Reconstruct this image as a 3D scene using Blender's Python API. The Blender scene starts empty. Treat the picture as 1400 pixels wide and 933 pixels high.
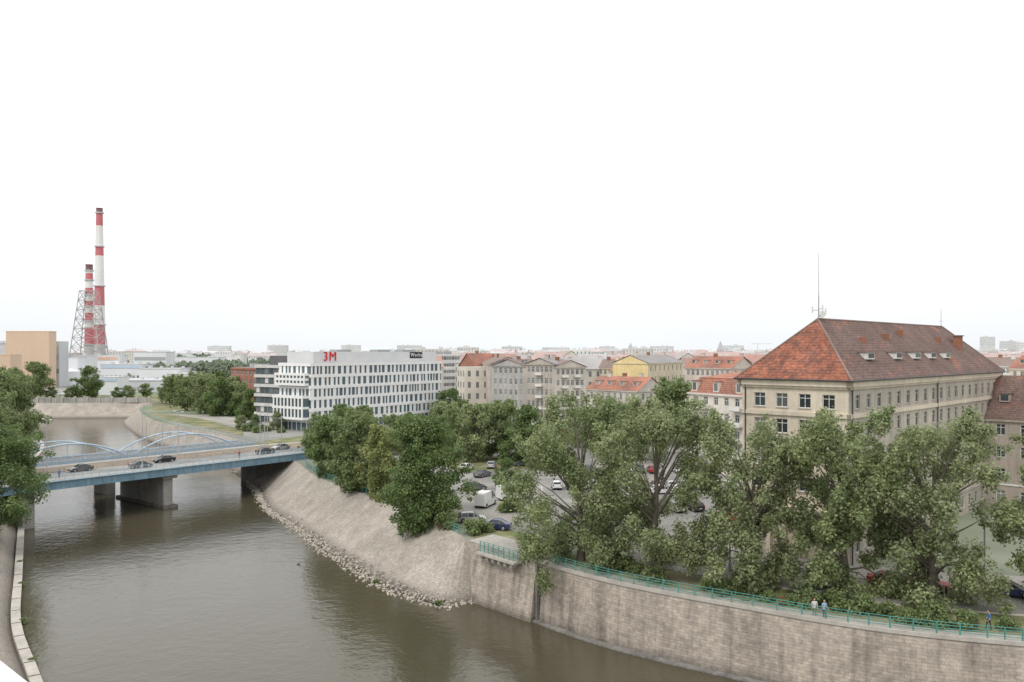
import bpy, bmesh, math, random
import numpy as np
from mathutils import Vector, Matrix
R_=random.Random(7)
G=6.7; CZ=31.7; F=1130.0
def GP(px,py,h=G):
    Y=(CZ-h)*F/(py-480.0); return ((px-700)/F*Y,Y)
def GD(px,Y): return ((px-700)/F*Y,Y)
sc=bpy.context.scene
# ---------------- materials
MATS={}
def pmat(name,col,rough=.85,var=.2,scale=.3,var2=.12,scale2=5,bump=0,bscale=8,island=0,col2=None,cscale=1.0,cpos=(.45,.6),spec=.3,metal=0,streak=0,translucent=0,zb=0):
    if name in MATS: return MATS[name]
    m=bpy.data.materials.new(name); m.use_nodes=True; nt=m.node_tree; N=nt.nodes; L=nt.links
    b=N['Principled BSDF']; b.inputs['Roughness'].default_value=rough; b.inputs['Metallic'].default_value=metal
    b.inputs['Specular IOR Level'].default_value=spec
    tc=N.new('ShaderNodeTexCoord')
    def noise(s,vec=None,det=4):
        n=N.new('ShaderNodeTexNoise'); n.inputs['Scale'].default_value=s; n.inputs['Detail'].default_value=det
        L.new(vec or tc.outputs['Object'],n.inputs['Vector']); return n.outputs['Fac']
    def mr(src,a,b_,c=.3,d=.7):
        n=N.new('ShaderNodeMapRange'); n.inputs[1].default_value=c;n.inputs[2].default_value=d;n.inputs[3].default_value=a;n.inputs[4].default_value=b_
        L.new(src,n.inputs[0]); return n.outputs[0]
    def mul(a,c):
        n=N.new('ShaderNodeMath'); n.operation='MULTIPLY'; L.new(a,n.inputs[0]); L.new(c,n.inputs[1]); return n.outputs[0]
    f=mr(noise(scale),1-var,1+var)
    if var2: f=mul(f,mr(noise(scale2),1-var2,1+var2))
    if streak:
        mp=N.new('ShaderNodeMapping'); mp.inputs['Scale'].default_value=(1.6,1.6,.08); L.new(tc.outputs['Object'],mp.inputs['Vector'])
        f=mul(f,mr(noise(1.0,mp.outputs[0]),1-streak,1+streak*.4))
    if zb:
        sx=N.new('ShaderNodeSeparateXYZ'); L.new(tc.outputs['Object'],sx.inputs[0])
        w=N.new('ShaderNodeMath'); w.operation='FRACT'; mm=N.new('ShaderNodeMath'); mm.operation='MULTIPLY'; mm.inputs[1].default_value=zb
        L.new(sx.outputs[2],mm.inputs[0]); L.new(mm.outputs[0],w.inputs[0]); f=mul(f,mr(w.outputs[0],.72,1.1,0,.5))
    if island:
        g=N.new('ShaderNodeNewGeometry'); f=mul(f,mr(g.outputs['Random Per Island'],1-island,1+island,0,1))
    if col2:
        mx=N.new('ShaderNodeMix'); mx.data_type='RGBA'; mx.inputs[6].default_value=(*col,1); mx.inputs[7].default_value=(*col2,1)
        L.new(mr(noise(cscale,det=6),0,1,*cpos),mx.inputs[0]); csrc=mx.outputs[2]
    else:
        r=N.new('ShaderNodeRGB'); r.outputs[0].default_value=(*col,1); csrc=r.outputs[0]
    vm=N.new('ShaderNodeVectorMath'); vm.operation='SCALE'; L.new(csrc,vm.inputs[0]); L.new(f,vm.inputs['Scale'])
    L.new(vm.outputs[0],b.inputs['Base Color'])
    if bump:
        bp=N.new('ShaderNodeBump'); bp.inputs['Strength'].default_value=bump; bp.inputs['Distance'].default_value=.1
        L.new(noise(bscale),bp.inputs['Height']); L.new(bp.outputs[0],b.inputs['Normal'])
    if translucent:
        tr=N.new('ShaderNodeBsdfTranslucent'); L.new(vm.outputs[0],tr.inputs[0]); ms=N.new('ShaderNodeMixShader'); ms.inputs[0].default_value=translucent
        L.new(b.outputs[0],ms.inputs[1]); L.new(tr.outputs[0],ms.inputs[2]); L.new(ms.outputs[0],N['Material Output'].inputs[0])
    MATS[name]=m; return m
def brickmat(name,c1,c2,mort,bw,bh,msize=.02,var=.25,rough=.9,weed=0,stain=0):
    m=bpy.data.materials.new(name); m.use_nodes=True; nt=m.node_tree; N=nt.nodes; L=nt.links; b=N['Principled BSDF']
    b.inputs['Roughness'].default_value=rough; b.inputs['Specular IOR Level'].default_value=.2
    tc=N.new('ShaderNodeTexCoord'); br=N.new('ShaderNodeTexBrick'); br.inputs['Scale'].default_value=1
    br.inputs['Color1'].default_value=(*c1,1);br.inputs['Color2'].default_value=(*c2,1);br.inputs['Mortar'].default_value=(*mort,1)
    br.inputs['Brick Width'].default_value=bw;br.inputs['Row Height'].default_value=bh;br.inputs['Mortar Size'].default_value=msize; br.inputs['Mortar Smooth'].default_value=.6
    L.new(tc.outputs['UV'],br.inputs['Vector'])
    n=N.new('ShaderNodeTexNoise'); n.inputs['Scale'].default_value=.25; n.inputs['Detail'].default_value=8; n.inputs['Roughness'].default_value=.65; L.new(tc.outputs['Object'],n.inputs['Vector'])
    n2=N.new('ShaderNodeTexNoise'); n2.inputs['Scale'].default_value=2.2; n2.inputs['Detail'].default_value=8; n2.inputs['Roughness'].default_value=.7; L.new(tc.outputs['Object'],n2.inputs['Vector'])
    def mr(src,a,b_,c=.3,d=.7):
        q=N.new('ShaderNodeMapRange'); q.inputs[1].default_value=c;q.inputs[2].default_value=d;q.inputs[3].default_value=a;q.inputs[4].default_value=b_; L.new(src,q.inputs[0]); return q.outputs[0]
    def mul(a,c):
        q=N.new('ShaderNodeMath'); q.operation='MULTIPLY'; L.new(a,q.inputs[0]); L.new(c,q.inputs[1]); return q.outputs[0]
    f=mul(mr(n.outputs[0],1-var,1+var*.8),mr(n2.outputs[0],.72,1.25))
    if stain:
        mp=N.new('ShaderNodeMapping'); mp.inputs['Scale'].default_value=(.9,.9,.07); L.new(tc.outputs['Object'],mp.inputs[0])
        n3=N.new('ShaderNodeTexNoise'); n3.inputs['Scale'].default_value=1; n3.inputs['Detail'].default_value=6; L.new(mp.outputs[0],n3.inputs[0]); f=mul(f,mr(n3.outputs[0],1-stain,1.08,.3,.55))
    sx=N.new('ShaderNodeSeparateXYZ'); L.new(tc.outputs['Object'],sx.inputs[0])
    ad=N.new('ShaderNodeMath'); ad.operation='MULTIPLY_ADD'; L.new(n.outputs[0],ad.inputs[0]); ad.inputs[1].default_value=-1.8; L.new(sx.outputs[2],ad.inputs[2])
    f=mul(f,mr(ad.outputs[0],.45,1,-.9,.3))
    vm=N.new('ShaderNodeVectorMath'); vm.operation='SCALE'; L.new(br.outputs['Color'],vm.inputs[0]); L.new(f,vm.inputs['Scale'])
    src=vm.outputs[0]
    if weed:
        nw=N.new('ShaderNodeTexNoise'); nw.inputs['Scale'].default_value=.9; nw.inputs['Detail'].default_value=8; nw.inputs['Roughness'].default_value=.7; L.new(tc.outputs['Object'],nw.inputs['Vector'])
        mx=N.new('ShaderNodeMix'); mx.data_type='RGBA'; mx.inputs[7].default_value=(.16,.165,.09,1); L.new(src,mx.inputs[6]); L.new(mr(nw.outputs[0],0,1,.66-weed*.1,.74),mx.inputs[0]); src=mx.outputs[2]
    L.new(src,b.inputs['Base Color'])
    bp=N.new('ShaderNodeBump'); bp.inputs['Strength'].default_value=.5; bp.inputs['Distance'].default_value=.08; L.new(n2.outputs[0],bp.inputs['Height']); L.new(bp.outputs[0],b.inputs['Normal'])
    MATS[name]=m; return m
def glassmat(name,dark=(.025,.03,.035),light=(.35,.35,.33),thr=.8,rough=.08):
    m=bpy.data.materials.new(name); m.use_nodes=True; nt=m.node_tree; N=nt.nodes; L=nt.links; b=N['Principled BSDF']
    b.inputs['Roughness'].default_value=rough; b.inputs['IOR'].default_value=1.5
    g=N.new('ShaderNodeNewGeometry'); r=N.new('ShaderNodeValToRGB'); r.color_ramp.elements[0].color=(*dark,1); r.color_ramp.elements[1].color=(*light,1)
    r.color_ramp.elements[0].position=.0; r.color_ramp.elements[1].position=1
    e=r.color_ramp.elements.new(thr); e.color=(dark[0]*2.5,dark[1]*2.5,dark[2]*2.5,1)
    L.new(g.outputs['Random Per Island'],r.inputs[0]); L.new(r.outputs[0],b.inputs['Base Color']); MATS[name]=m; return m
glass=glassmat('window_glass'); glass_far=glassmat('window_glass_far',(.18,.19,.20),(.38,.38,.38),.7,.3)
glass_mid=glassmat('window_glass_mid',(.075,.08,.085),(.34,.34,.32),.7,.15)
office_glass=glassmat('office_glass',(.045,.065,.075),(.18,.22,.24),.75,.05)
frame=pmat('white_frame',(.7,.7,.67),.5,.05)
class MB:
    def __init__(s): s.v=[];s.f=[];s.m=[];s.uv=[];s.mats=[]
    def mi(s,mat):
        if mat not in s.mats: s.mats.append(mat)
        return s.mats.index(mat)
    def face(s,pts,mat,uv=None):
        i=len(s.v); s.v.extend([tuple(p) for p in pts]); s.f.append(tuple(range(i,i+len(pts)))); s.m.append(s.mi(mat))
        s.uv.extend(uv if uv else [(0,0)]*len(pts))
    def mesh(s,verts,faces,mat):
        i=len(s.v); s.v.extend([tuple(p) for p in verts]); k=s.mi(mat)
        for f in faces: s.f.append(tuple(i+j for j in f)); s.m.append(k); s.uv.extend([(0,0)]*len(f))
    def box(s,c,size,mat,rot=0,taper=1):
        sx,sy,sz=[a/2 for a in size]; co,si=math.cos(rot),math.sin(rot); vs=[]
        for z,t in ((-sz,1),(sz,taper)):
            for x,y in ((-sx,-sy),(sx,-sy),(sx,sy),(-sx,sy)):
                x*=t;y*=t; vs.append((c[0]+x*co-y*si,c[1]+x*si+y*co,c[2]+z))
        s.mesh(vs,[(0,3,2,1),(4,5,6,7),(0,1,5,4),(1,2,6,5),(2,3,7,6),(3,0,4,7)],mat)
    def prism(s,poly,z0,z1,mat,topmat=None):
        n=len(poly)
        for i in range(n):
            a=poly[i];b=poly[(i+1)%n]; l=math.hypot(b[0]-a[0],b[1]-a[1])
            s.face([(a[0],a[1],z0),(b[0],b[1],z0),(b[0],b[1],z1),(a[0],a[1],z1)],mat,[(0,z0),(l,z0),(l,z1),(0,z1)])
        s.face([(p[0],p[1],z1) for p in poly],topmat or mat); s.face([(p[0],p[1],z0) for p in reversed(poly)],mat)
    def tube(s,p0,p1,r0,r1,mat,n=8,caps=True):
        p0=Vector(p0);p1=Vector(p1);d=(p1-p0).normalized(); a=d.orthogonal().normalized(); b=d.cross(a); vs=[]
        for p,r in ((p0,r0),(p1,r1)):
            for i in range(n):
                t=2*math.pi*i/n; vs.append(p+(a*math.cos(t)+b*math.sin(t))*r)
        fs=[(i,(i+1)%n,n+(i+1)%n,n+i) for i in range(n)]
        if caps: fs+= [tuple(reversed(range(n))),tuple(range(n,2*n))]
        s.mesh(vs,fs,mat)
    def obj(s,name,smooth=False,parent=None):
        me=bpy.data.meshes.new(name); me.from_pydata(s.v,[],s.f); me.polygons.foreach_set('material_index',s.m)
        for m in s.mats: me.materials.append(m)
        ul=me.uv_layers.new(name='UVMap'); ul.data.foreach_set('uv',np.array(s.uv,dtype=np.float32).ravel())
        if smooth: me.polygons.foreach_set('use_smooth',[True]*len(s.f))
        me.update(); o=bpy.data.objects.new(name,me); sc.collection.objects.link(o)
        if parent: o.parent=parent
        return o
asphalt=pmat('asphalt',(.22,.215,.205),.9,.2,.15,.15,3,col2=(.30,.285,.265),cscale=.08)
asph_d=pmat('asphalt_dark',(.15,.15,.148),.9,.2,.2,.12,4)
paving=pmat('paving',(.37,.35,.32),.9,.15,.2,.15,2)
grass=pmat('grass',(.15,.175,.075),.95,.3,.25,.25,4,col2=(.27,.235,.15),cscale=.2,cpos=(.42,.62),bump=.5)
conc=pmat('concrete',(.38,.37,.35),.9,.2,.3,.12,3,streak=.25)
conc_d=pmat('concrete_dark',(.2,.19,.175),.9,.25,.3,.12,3,streak=.3)
city_ground=pmat('city_ground',(.28,.28,.26),.95,.25,.01,.2,.06,col2=(.17,.21,.13),cscale=.008)
white=pmat('white_paint',(.82,.82,.82),.6,.04,.3,.04,2,streak=.05)
line_m=pmat('road_line',(.65,.65,.62),.8,.15,1)
slope_m=brickmat('slope_stone',(.43,.385,.34),(.37,.335,.295),(.30,.27,.235),.55,.35,.04,var=.24,weed=.25)
wall_m=brickmat('quay_stone',(.46,.40,.34),(.35,.31,.27),(.28,.25,.215),.9,.3,.025,var=.24,stain=.35)
cap_m=pmat('coping_stone',(.46,.43,.39),.9,.15,.6,.1,4)
teal=pmat('teal_railing_paint',(.09,.28,.25),.5,.1)
metal=pmat('grey_metal',(.38,.39,.40),.5,.1)
metal_d=pmat('dark_metal',(.06,.06,.065),.5,.1)
blue=pmat('blue_bridge_paint',(.21,.33,.42),.6,.12,.4,.1,3,streak=.2)
lblue=pmat('light_blue_paint',(.42,.53,.61),.6,.1)
bark=pmat('bark',(.15,.13,.105),.95,.3,1.5,.2,8)
MATS['brick_plain']=pmat('brick_plain',(.3,.14,.09),.9)
# ---------------- river banks
wt=[(900,-20),(300,36),(200,48),(120,57),(80,62),(59,66.3),(43.5,70.3),(35.4,72.9),(28.9,76.2),(21.5,81.2),(15.5,85.4),(10.3,89.7),(6,94.2),(3,98)]
def offs(pl,d):
    out=[]
    for i,p in enumerate(pl):
        a=pl[max(i-1,0)];b=pl[min(i+1,len(pl)-1)]; dx,dy=b[0]-a[0],b[1]-a[1]; l=math.hypot(dx,dy); out.append((p[0]+dy/l*d,p[1]-dx/l*d))
    return out
def smooth_pl(pl,k=4):
    out=[]
    for i in range(len(pl)-1):
        p0=Vector(pl[max(i-1,0)]);p1=Vector(pl[i]);p2=Vector(pl[i+1]);p3=Vector(pl[min(i+2,len(pl)-1)])
        for j in range(k):
            t=j/k; out.append(tuple(.5*((2*p1)+(p2-p0)*t+(2*p0-5*p1+4*p2-p3)*t*t+(3*p1-p0-3*p2+p3)*t**3)))
    out.append(tuple(pl[-1])); return out
wts=smooth_pl(wt[1:],4)
st=[(-5.8,108.7),(-6.6,111.2),(-7.9,113.9),(-10.5,118.7),(-16,128),(-22,137.8),(-31,152),(-39.7,166),(-48,185),(-60,209),(-75,231),(-95,256),(-118,283),(-140,316),(-163,362),(-172,398),(-228,396),(-320,402),(-600,430)]
tt=[(-4.2,104.7),(-8.4,102.6),(-12.6,105.4),(-18.6,112.5),(-24.5,122.0),(-30.5,132),(-40,149.5),(-50,167),(-58,187),(-70,212),(-85,235),(-106,262),(-128,291),(-150,325),(-174,368),(-179,389),(-225,387),(-320,394),(-600,420)]
st=smooth_pl(st,4); tt=smooth_pl(tt,4)
def ribbon(mb,top,zt,bot,zb,mat):
    u=0
    for i in range(len(top)-1):
        a,b=top[i],top[i+1];c,d=bot[i+1],bot[i]; l=math.hypot(b[0]-a[0],b[1]-a[1]); h=math.hypot(zt-zb,math.hypot(a[0]-d[0],a[1]-d[1]))
        mb.face([(a[0],a[1],zt),(d[0],d[1],zb),(c[0],c[1],zb),(b[0],b[1],zt)],mat,[(u,h),(u,0),(u+l,0),(u+l,h)]); u+=l
sgn=1 if offs(wts,.6)[10][1]<wts[10][1] else -1
wb=offs(wts,.6*sgn); wb[-1]=(2.9,97.4)
mb=MB(); ribbon(mb,wts,G,wb,-.4,wall_m)
fb=offs(wts,sgn*1.3); fb[-1]=(1.9,96.6); ft=offs(wts,sgn*.6); ft[-1]=(2.7,97.2)
for i in range(len(ft)-1):
    a,b=ft[i],ft[i+1];c,d=fb[i+1],fb[i]
    mb.face([(a[0],a[1],.25),(d[0],d[1],.12),(c[0],c[1],.12),(b[0],b[1],.25)],conc_d); mb.face([(d[0],d[1],.12),(d[0],d[1],-.5),(c[0],c[1],-.5),(c[0],c[1],.12)],conc_d)
co=offs(wts,sgn*.12); ci=offs(wts,-sgn*.6)
for i in range(len(co)-1):
    a,b,c,d=co[i],co[i+1],ci[i+1],ci[i]
    mb.face([(p[0],p[1],G+.25) for p in (a,b,c,d)],cap_m); mb.face([(a[0],a[1],G+.25),(a[0],a[1],G-.1),(b[0],b[1],G-.1),(b[0],b[1],G+.25)],cap_m)
    mb.face([(d[0],d[1],G+.25),(d[0],d[1],G-.1),(c[0],c[1],G-.1),(c[0],c[1],G+.25)],cap_m)
mb.obj('quay_wall')
mb=MB()
pt=[(2.9,97.2),(-5.6,107.2),(-2.5,111),(6.0,101)]; pb=[(2.1,96.3),(-5.0,104.0),(-2.5,111),(6.0,101)]
for i in range(4):
    a,b=pt[i],pt[(i+1)%4];c,d=pb[(i+1)%4],pb[i]; l=math.hypot(a[0]-b[0],a[1]-b[1])
    mb.face([(a[0],a[1],G+.4),(d[0],d[1],-.5),(c[0],c[1],-.5),(b[0],b[1],G+.4)],wall_m,[(0,7),(0,0),(l,0),(l,7)])
mb.face([(p[0],p[1],G+.4) for p in reversed(pt)],paving)
ux,uy=-(8.6)/13.27,(10.1)/13.27
ra=math.atan2(uy,ux)
for k in range(6):
    s=3.2+k*1.15; mb.box((2.9+ux*s-.65,97.2+uy*s-.45,G-.7),(.45,.9,.6),cap_m,rot=ra)
mb.box((2.9+ux*6-.65,97.2+uy*6-.6,G-.28),(7.4,1.5,.25),cap_m,rot=ra)
# joint groove strip between bastion and wall
mb.box((3.0,96.85,3.2),(.35,.5,7.2),conc_d,rot=ra)
mb.obj('quay_wall_bastion')
mb=MB(); ribbon(mb,[(-1.5,108.5)]+st,G,[(-1.5,104.0)]+tt,-.6,slope_m); mb.obj('river_embankment')
lt=[(-700,365),(-240,318),(-173,298),(-130,222),(-105,178),(-86.7,146),(-69,115.5),(-57,95),(-46,79.6),(-38,68),(-28,50),(-10,36),(30,28),(120,24),(300,0),(900,-80)]
ltop=smooth_pl(offs(lt,7),4); lt=smooth_pl(lt,4)
if ltop[30][0]>lt[30][0]: ltop=offs(lt,-7)
mb=MB(); ribbon(mb,ltop,5.2,lt,-.5,slope_m)
for i in range(len(lt)-1):
    a,b=lt[i],lt[i+1]
    mb.box(((a[0]+b[0])/2,(a[1]+b[1])/2,.15),(math.hypot(a[0]-b[0],a[1]-b[1])+.2,1.0,.6),cap_m,rot=math.atan2(b[1]-a[1],b[0]-a[0]))
mb.obj('river_embankment')
def poly_sheet(name,poly,z,mat):
    bm=bmesh.new(); vs=[bm.verts.new((p[0],p[1],z)) for p in poly]; f=bm.faces.new(vs); f.normal_update()
    if f.normal.z<0: f.normal_flip()
    bmesh.ops.triangulate(bm,faces=[f]); me=bpy.data.meshes.new(name); bm.to_mesh(me); me.materials.append(mat)
    o=bpy.data.objects.new(name,me); sc.collection.objects.link(o); return o
land=[(30000,-500),(900,-20)]+wts+[(-1.5,108.5),(-5.8,108.7)]+st[1:]+[(-30000,500),(-30000,26000),(30000,26000)]
poly_sheet('ground',land,G,city_ground)
poly_sheet('ground',[(-30000,400)]+ltop+[(30000,-400),(30000,-9000),(-30000,-9000)],5.2,grass)
wm=bpy.data.materials.new('river_water'); wm.use_nodes=True; N=wm.node_tree.nodes; L=wm.node_tree.links; b=N['Principled BSDF']
b.inputs['Base Color'].default_value=(.080,.070,.046,1); b.inputs['Roughness'].default_value=.10; b.inputs['IOR'].default_value=1.40
tc=N.new('ShaderNodeTexCoord'); hs=[]
for s,w in ((.12,1.0),(.7,.6),(2.4,.24)):
    n=N.new('ShaderNodeTexNoise'); n.inputs['Scale'].default_value=s; n.inputs['Detail'].default_value=4; L.new(tc.outputs['Object'],n.inputs['Vector'])
    mu=N.new('ShaderNodeMath'); mu.operation='MULTIPLY'; mu.inputs[1].default_value=w; L.new(n.outputs[0],mu.inputs[0]); hs.append(mu.outputs[0])
ad=N.new('ShaderNodeMath'); L.new(hs[0],ad.inputs[0]); L.new(hs[1],ad.inputs[1]); ad2=N.new('ShaderNodeMath'); L.new(ad.outputs[0],ad2.inputs[0]); L.new(hs[2],ad2.inputs[1])
bp=N.new('ShaderNodeBump'); bp.inputs['Strength'].default_value=.55; bp.inputs['Distance'].default_value=.16; L.new(ad2.outputs[0],bp.inputs['Height']); L.new(bp.outputs[0],b.inputs['Normal'])
poly_sheet('river_water',[(-1500,-300),(1500,-300),(1500,600),(-1500,600)],0,wm)
mb=MB(); rock=pmat('riprap_rock',(.42,.38,.33),.95,.15,.5,.15,5,island=.28)
bm=bmesh.new(); bmesh.ops.create_icosphere(bm,subdivisions=1,radius=1); iv=[v.co.copy() for v in bm.verts]; ifc=[tuple(v.index for v in f.verts) for f in bm.faces]; bm.free()
for i in range(len(tt)-1):
    a=Vector(tt[i]);b_=Vector(tt[i+1])
    if a.y>215: break
    n=(a-Vector(st[i])).normalized()
    for k in range(int((b_-a).length*20)):
        p=a.lerp(b_,R_.random())+n*(R_.gauss(-.3,.6)); r=R_.uniform(.09,.25); q=Matrix.Rotation(R_.random()*6,3,Vector((R_.random(),R_.random(),1)))
        s=(R_.uniform(.7,1.3),R_.uniform(.7,1.3),R_.uniform(.5,.9)); d=(p-a).dot(n); z=max(.0,-d*.7-.25)+.03
        mb.mesh([tuple(Vector((p.x,p.y,z))+(q@Vector((v.x*s[0],v.y*s[1],v.z*s[2]))*r*R_.uniform(.8,1.15))) for v in iv],ifc,rock)
mb.obj('riprap_rocks')
def strip(name,pl,d0,d1,z,mat):
    a=offs(pl,-sgn*d0);b=offs(pl,-sgn*d1); m=MB()
    for i in range(len(pl)-1): m.face([(a[i][0],a[i][1],z),(a[i+1][0],a[i+1][1],z),(b[i+1][0],b[i+1][1],z),(b[i][0],b[i][1],z)],mat)
    return m.obj(name)
wq=wts[8:]
strip('promenade_pavement',wq,.6,2.4,G+.012,paving); strip('grass_verge',wq,2.4,8.5,G+.02,grass); strip('street_road',wq,8.5,17,G+.008,asphalt)
m=MB()
for dd in (8.5,17.0):
    a=offs(wq,-sgn*dd);b_=offs(wq,-sgn*(dd+.18))
    for i in range(len(wq)-1):
        m.face([(a[i][0],a[i][1],G+.13),(a[i+1][0],a[i+1][1],G+.13),(b_[i+1][0],b_[i+1][1],G+.13),(b_[i][0],b_[i][1],G+.13)],cap_m)
        for c in (a,b_): m.face([(c[i][0],c[i][1],G+.13),(c[i][0],c[i][1],G),(c[i+1][0],c[i+1][1],G),(c[i+1][0],c[i+1][1],G+.13)],cap_m)
m.obj('road_kerb')
strip('sidewalk_pavement',wq,17.2,24,G+.016,paving)
poly_sheet('parking_lot_asphalt',[(-6,112),(4,104),(12,112),(30,112),(60,170),(60,235),(-20,240),(-36,190),(-26,150),(-10,122)],G+.004,asphalt)
poly_sheet('grass_lawn',[(-5,110),(-1,106.5),(3,112),(-3,118),(-9,119)],G+.03,grass)
poly_sheet('grass_lawn',[GP(676,700),GP(712,690),GP(735,660),GP(705,662),GP(690,676)],G+.03,grass)
poly_sheet('grass_lawn',[(-9,120),(-15,128),(-38,166),(-45,186),(-34,186),(-24,160),(-12,136),(-6,124)],G+.03,grass)
poly_sheet('grass_lawn',[GD(600,205),GD(735,190),GD(745,178),GD(640,170),GD(600,180)],G+.03,grass)
poly_sheet('grass_lawn',[(-78,240),(-118,290),(-148,335),(-118,310),(-85,262)],G+.02,grass)
poly_sheet('pavement',[(-80,262),(-116,306),(-140,330),(-112,318),(-60,262)],G+.03,paving)
poly_sheet('grass_lawn',[(-600,440),(-175,402),(-150,345),(-120,360),(-150,440),(-400,520)],G+.02,grass)
poly_sheet('grass_lawn',[(-64,214),(-72,224),(-58,250),(-20,250),(-30,222)],G+.02,grass)
poly_sheet('intersection_road',[(-40,245),(90,240),(110,262),(-45,275)],G+.035,asph_d)
m=MB()
for k in range(9): m.box((-6+k*3.0,252,G+.045),(.5,4,.006),line_m)
for k in range(22):
    x=-5+k*2.6; m.box((x,150,G+.012),(.12,5,.006),line_m); m.box((x,170,G+.012),(.12,5,.006),line_m)
m.obj('road_markings')
def railing(name,pl,z,h=1.1,mat=teal,step=2.0,bars=3,r=.045):
    m=MB()
    for i in range(len(pl)-1):
        a=Vector(pl[i]);b=Vector(pl[i+1]); l=(b-a).length
        for k in range(bars):
            zz=z+h*(1-k/bars); m.tube((a.x,a.y,zz),(b.x,b.y,zz),r,r,mat,5,False)
        nn=max(1,round(l/step))
        for j in range(nn):
            p=a.lerp(b,j/nn); m.box((p.x,p.y,z+h/2),(.1,.1,h),mat)
    m.box((pl[-1][0],pl[-1][1],z+h/2),(.1,.1,h),mat)
    return m.obj(name)
railing('quay_railing',offs(wts[8:-2],-sgn*.2),G+.25,1.05,step=1.6,bars=4,r=.035)
q=[(2.9+ux*s-.66,97.2+uy*s-.8) for s in (2.4,4,6,8,9.6)]
railing('quay_railing',q,G-.15,1.3,step=1.0,bars=6,r=.035)
railing('quay_railing',[(-6.5,112),(-8.8,115.5),(-11,119.5)],G,1.1,step=1.6)
railing('quay_railing',[(p[0]+.8,p[1]+.3) for p in st[18:32]],G,1.1)
railing('quay_railing',[(p[0]+.8,p[1]+.3) for p in st[38:62]],G,1.1,mat=metal)
m=MB(); m.box((-10.2,118.3,G+.6),(1.0,1.0,1.6),MATS['brick_plain']); m.box((-10.2,118.3,G+1.47),(1.2,1.2,.14),cap_m); m.obj('brick_gate_post')

# ---------------- buildings
def facade(mb,p0,p1,z0,z1,floors,cols,ww,wall,gl=glass,fr=frame,rec=.18,mull=True,margin=.6,sill=None,detail=True):
    p0=Vector((p0[0],p0[1]));p1=Vector((p1[0],p1[1])); L_=(p1-p0).length; d=(p1-p0)/L_; n=Vector((d.y,-d.x))
    def P(u,z,o=0): q=p0+d*u+n*o; return (q.x,q.y,z)
    def Q(u0,u1,a,b,o,mat): mb.face([P(u0,a,o),P(u1,a,o),P(u1,b,o),P(u0,b,o)],mat,[(u0,a),(u1,a),(u1,b),(u0,b)])
    if not cols: Q(0,L_,z0,z1,0,wall); return
    pitch=(L_-2*margin)/cols; cs=[margin+pitch*(i+.5) for i in range(cols)]
    z=z0
    for (s,h) in floors:
        Q(0,L_,z,s,0,wall); u=0
        for c in cs:
            a,b=c-ww/2,c+ww/2; Q(u,a,s,s+h,0,wall); u=b
            for (A,B) in (((a,s),(b,s)),((b,s),(b,s+h)),((b,s+h),(a,s+h)),((a,s+h),(a,s))):
                mb.face([P(A[0],A[1]),P(B[0],B[1]),P(B[0],B[1],-rec),P(A[0],A[1],-rec)],wall)
            Q(a,b,s,s+h,-rec,gl); o=-rec+.04; t=.08
            Q(a,a+t,s,s+h,o,fr);Q(b-t,b,s,s+h,o,fr);Q(a+t,b-t,s,s+t,o,fr);Q(a+t,b-t,s+h-t,s+h,o,fr)
            if mull: Q(c-.04,c+.04,s+t,s+h-t,o,fr); Q(a+t,c-.04,s+h*.68,s+h*.68+.07,o,fr);Q(c+.04,b-t,s+h*.68,s+h*.68+.07,o,fr)
            if sill: 
                mb.face([P(a-.1,s,0.1),P(b+.1,s,.1),P(b+.1,s,0),P(a-.1,s,0)],sill); Q(a-.1,b+.1,s-.12,s,.1,sill)
        Q(u,L_,s,s+h,0,wall); z=s+h
    Q(0,L_,z,z1,0,wall)
def band(mb,poly,z0,z1,o,mat):
    n=len(poly)
    for i in range(n):
        a=Vector(poly[i]);b=Vector(poly[(i+1)%n]); d=(b-a).normalized(); nn=Vector((d.y,-d.x)); c=(a+b)/2+nn*(o/2-.05)
        mb.box((c.x,c.y,(z0+z1)/2),((b-a).length+2*o,o+.1,z1-z0-(.004*(i%2))),mat,rot=math.atan2(d.y,d.x))
def rect(p0,p1,depth):
    p0=Vector(p0);p1=Vector(p1);d=(p1-p0).normalized();k=Vector((-d.y,d.x))*depth
    return [tuple(p0),tuple(p1),tuple(p1+k),tuple(p0+k)]
def hip(mb,poly,z,rise,over,mats,inset=None,gable=False,wall=None):
    p=[Vector(q) for q in poly]; d=(p[1]-p[0]).normalized(); k=(p[3]-p[0]).normalized(); L_=(p[1]-p[0]).length; D=(p[3]-p[0]).length
    if D>L_:
        p=[p[1],p[2],p[3],p[0]]; d=(p[1]-p[0]).normalized(); k=(p[3]-p[0]).normalized(); L_,D=D,L_; mats=mats[1:]+mats[:1]
    e=[p[0]-d*over-k*over,p[1]+d*over-k*over,p[2]+d*over+k*over,p[3]-d*over+k*over]
    m0=(p[0]+p[3])/2;m1=(p[1]+p[2])/2; ins=0 if gable else (inset if inset is not None else D/2)
    r0=m0+d*(ins-(over if gable else 0));r1=m1-d*(ins-(over if gable else 0)); zt=z+rise
    def V(q,zz): return (q.x,q.y,zz)
    mb.face([V(e[0],z),V(e[1],z),V(r1,zt),V(r0,zt)],mats[0]); mb.face([V(e[2],z),V(e[3],z),V(r0,zt),V(r1,zt)],mats[2%len(mats)])
    if gable:
        mb.face([V(p[1],z),V(p[2],z),V(m1,zt-.15)],wall); mb.face([V(p[3],z),V(p[0],z),V(m0,zt-.15)],wall)
    else:
        mb.face([V(e[1],z),V(e[2],z),V(r1,zt)],mats[1%len(mats)]); mb.face([V(e[3],z),V(e[0],z),V(r0,zt)],mats[3%len(mats)])
    mb.face([V(q,z-.02) for q in reversed(e)],wall or mats[0])
    return r0,r1,zt,d,k
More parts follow.
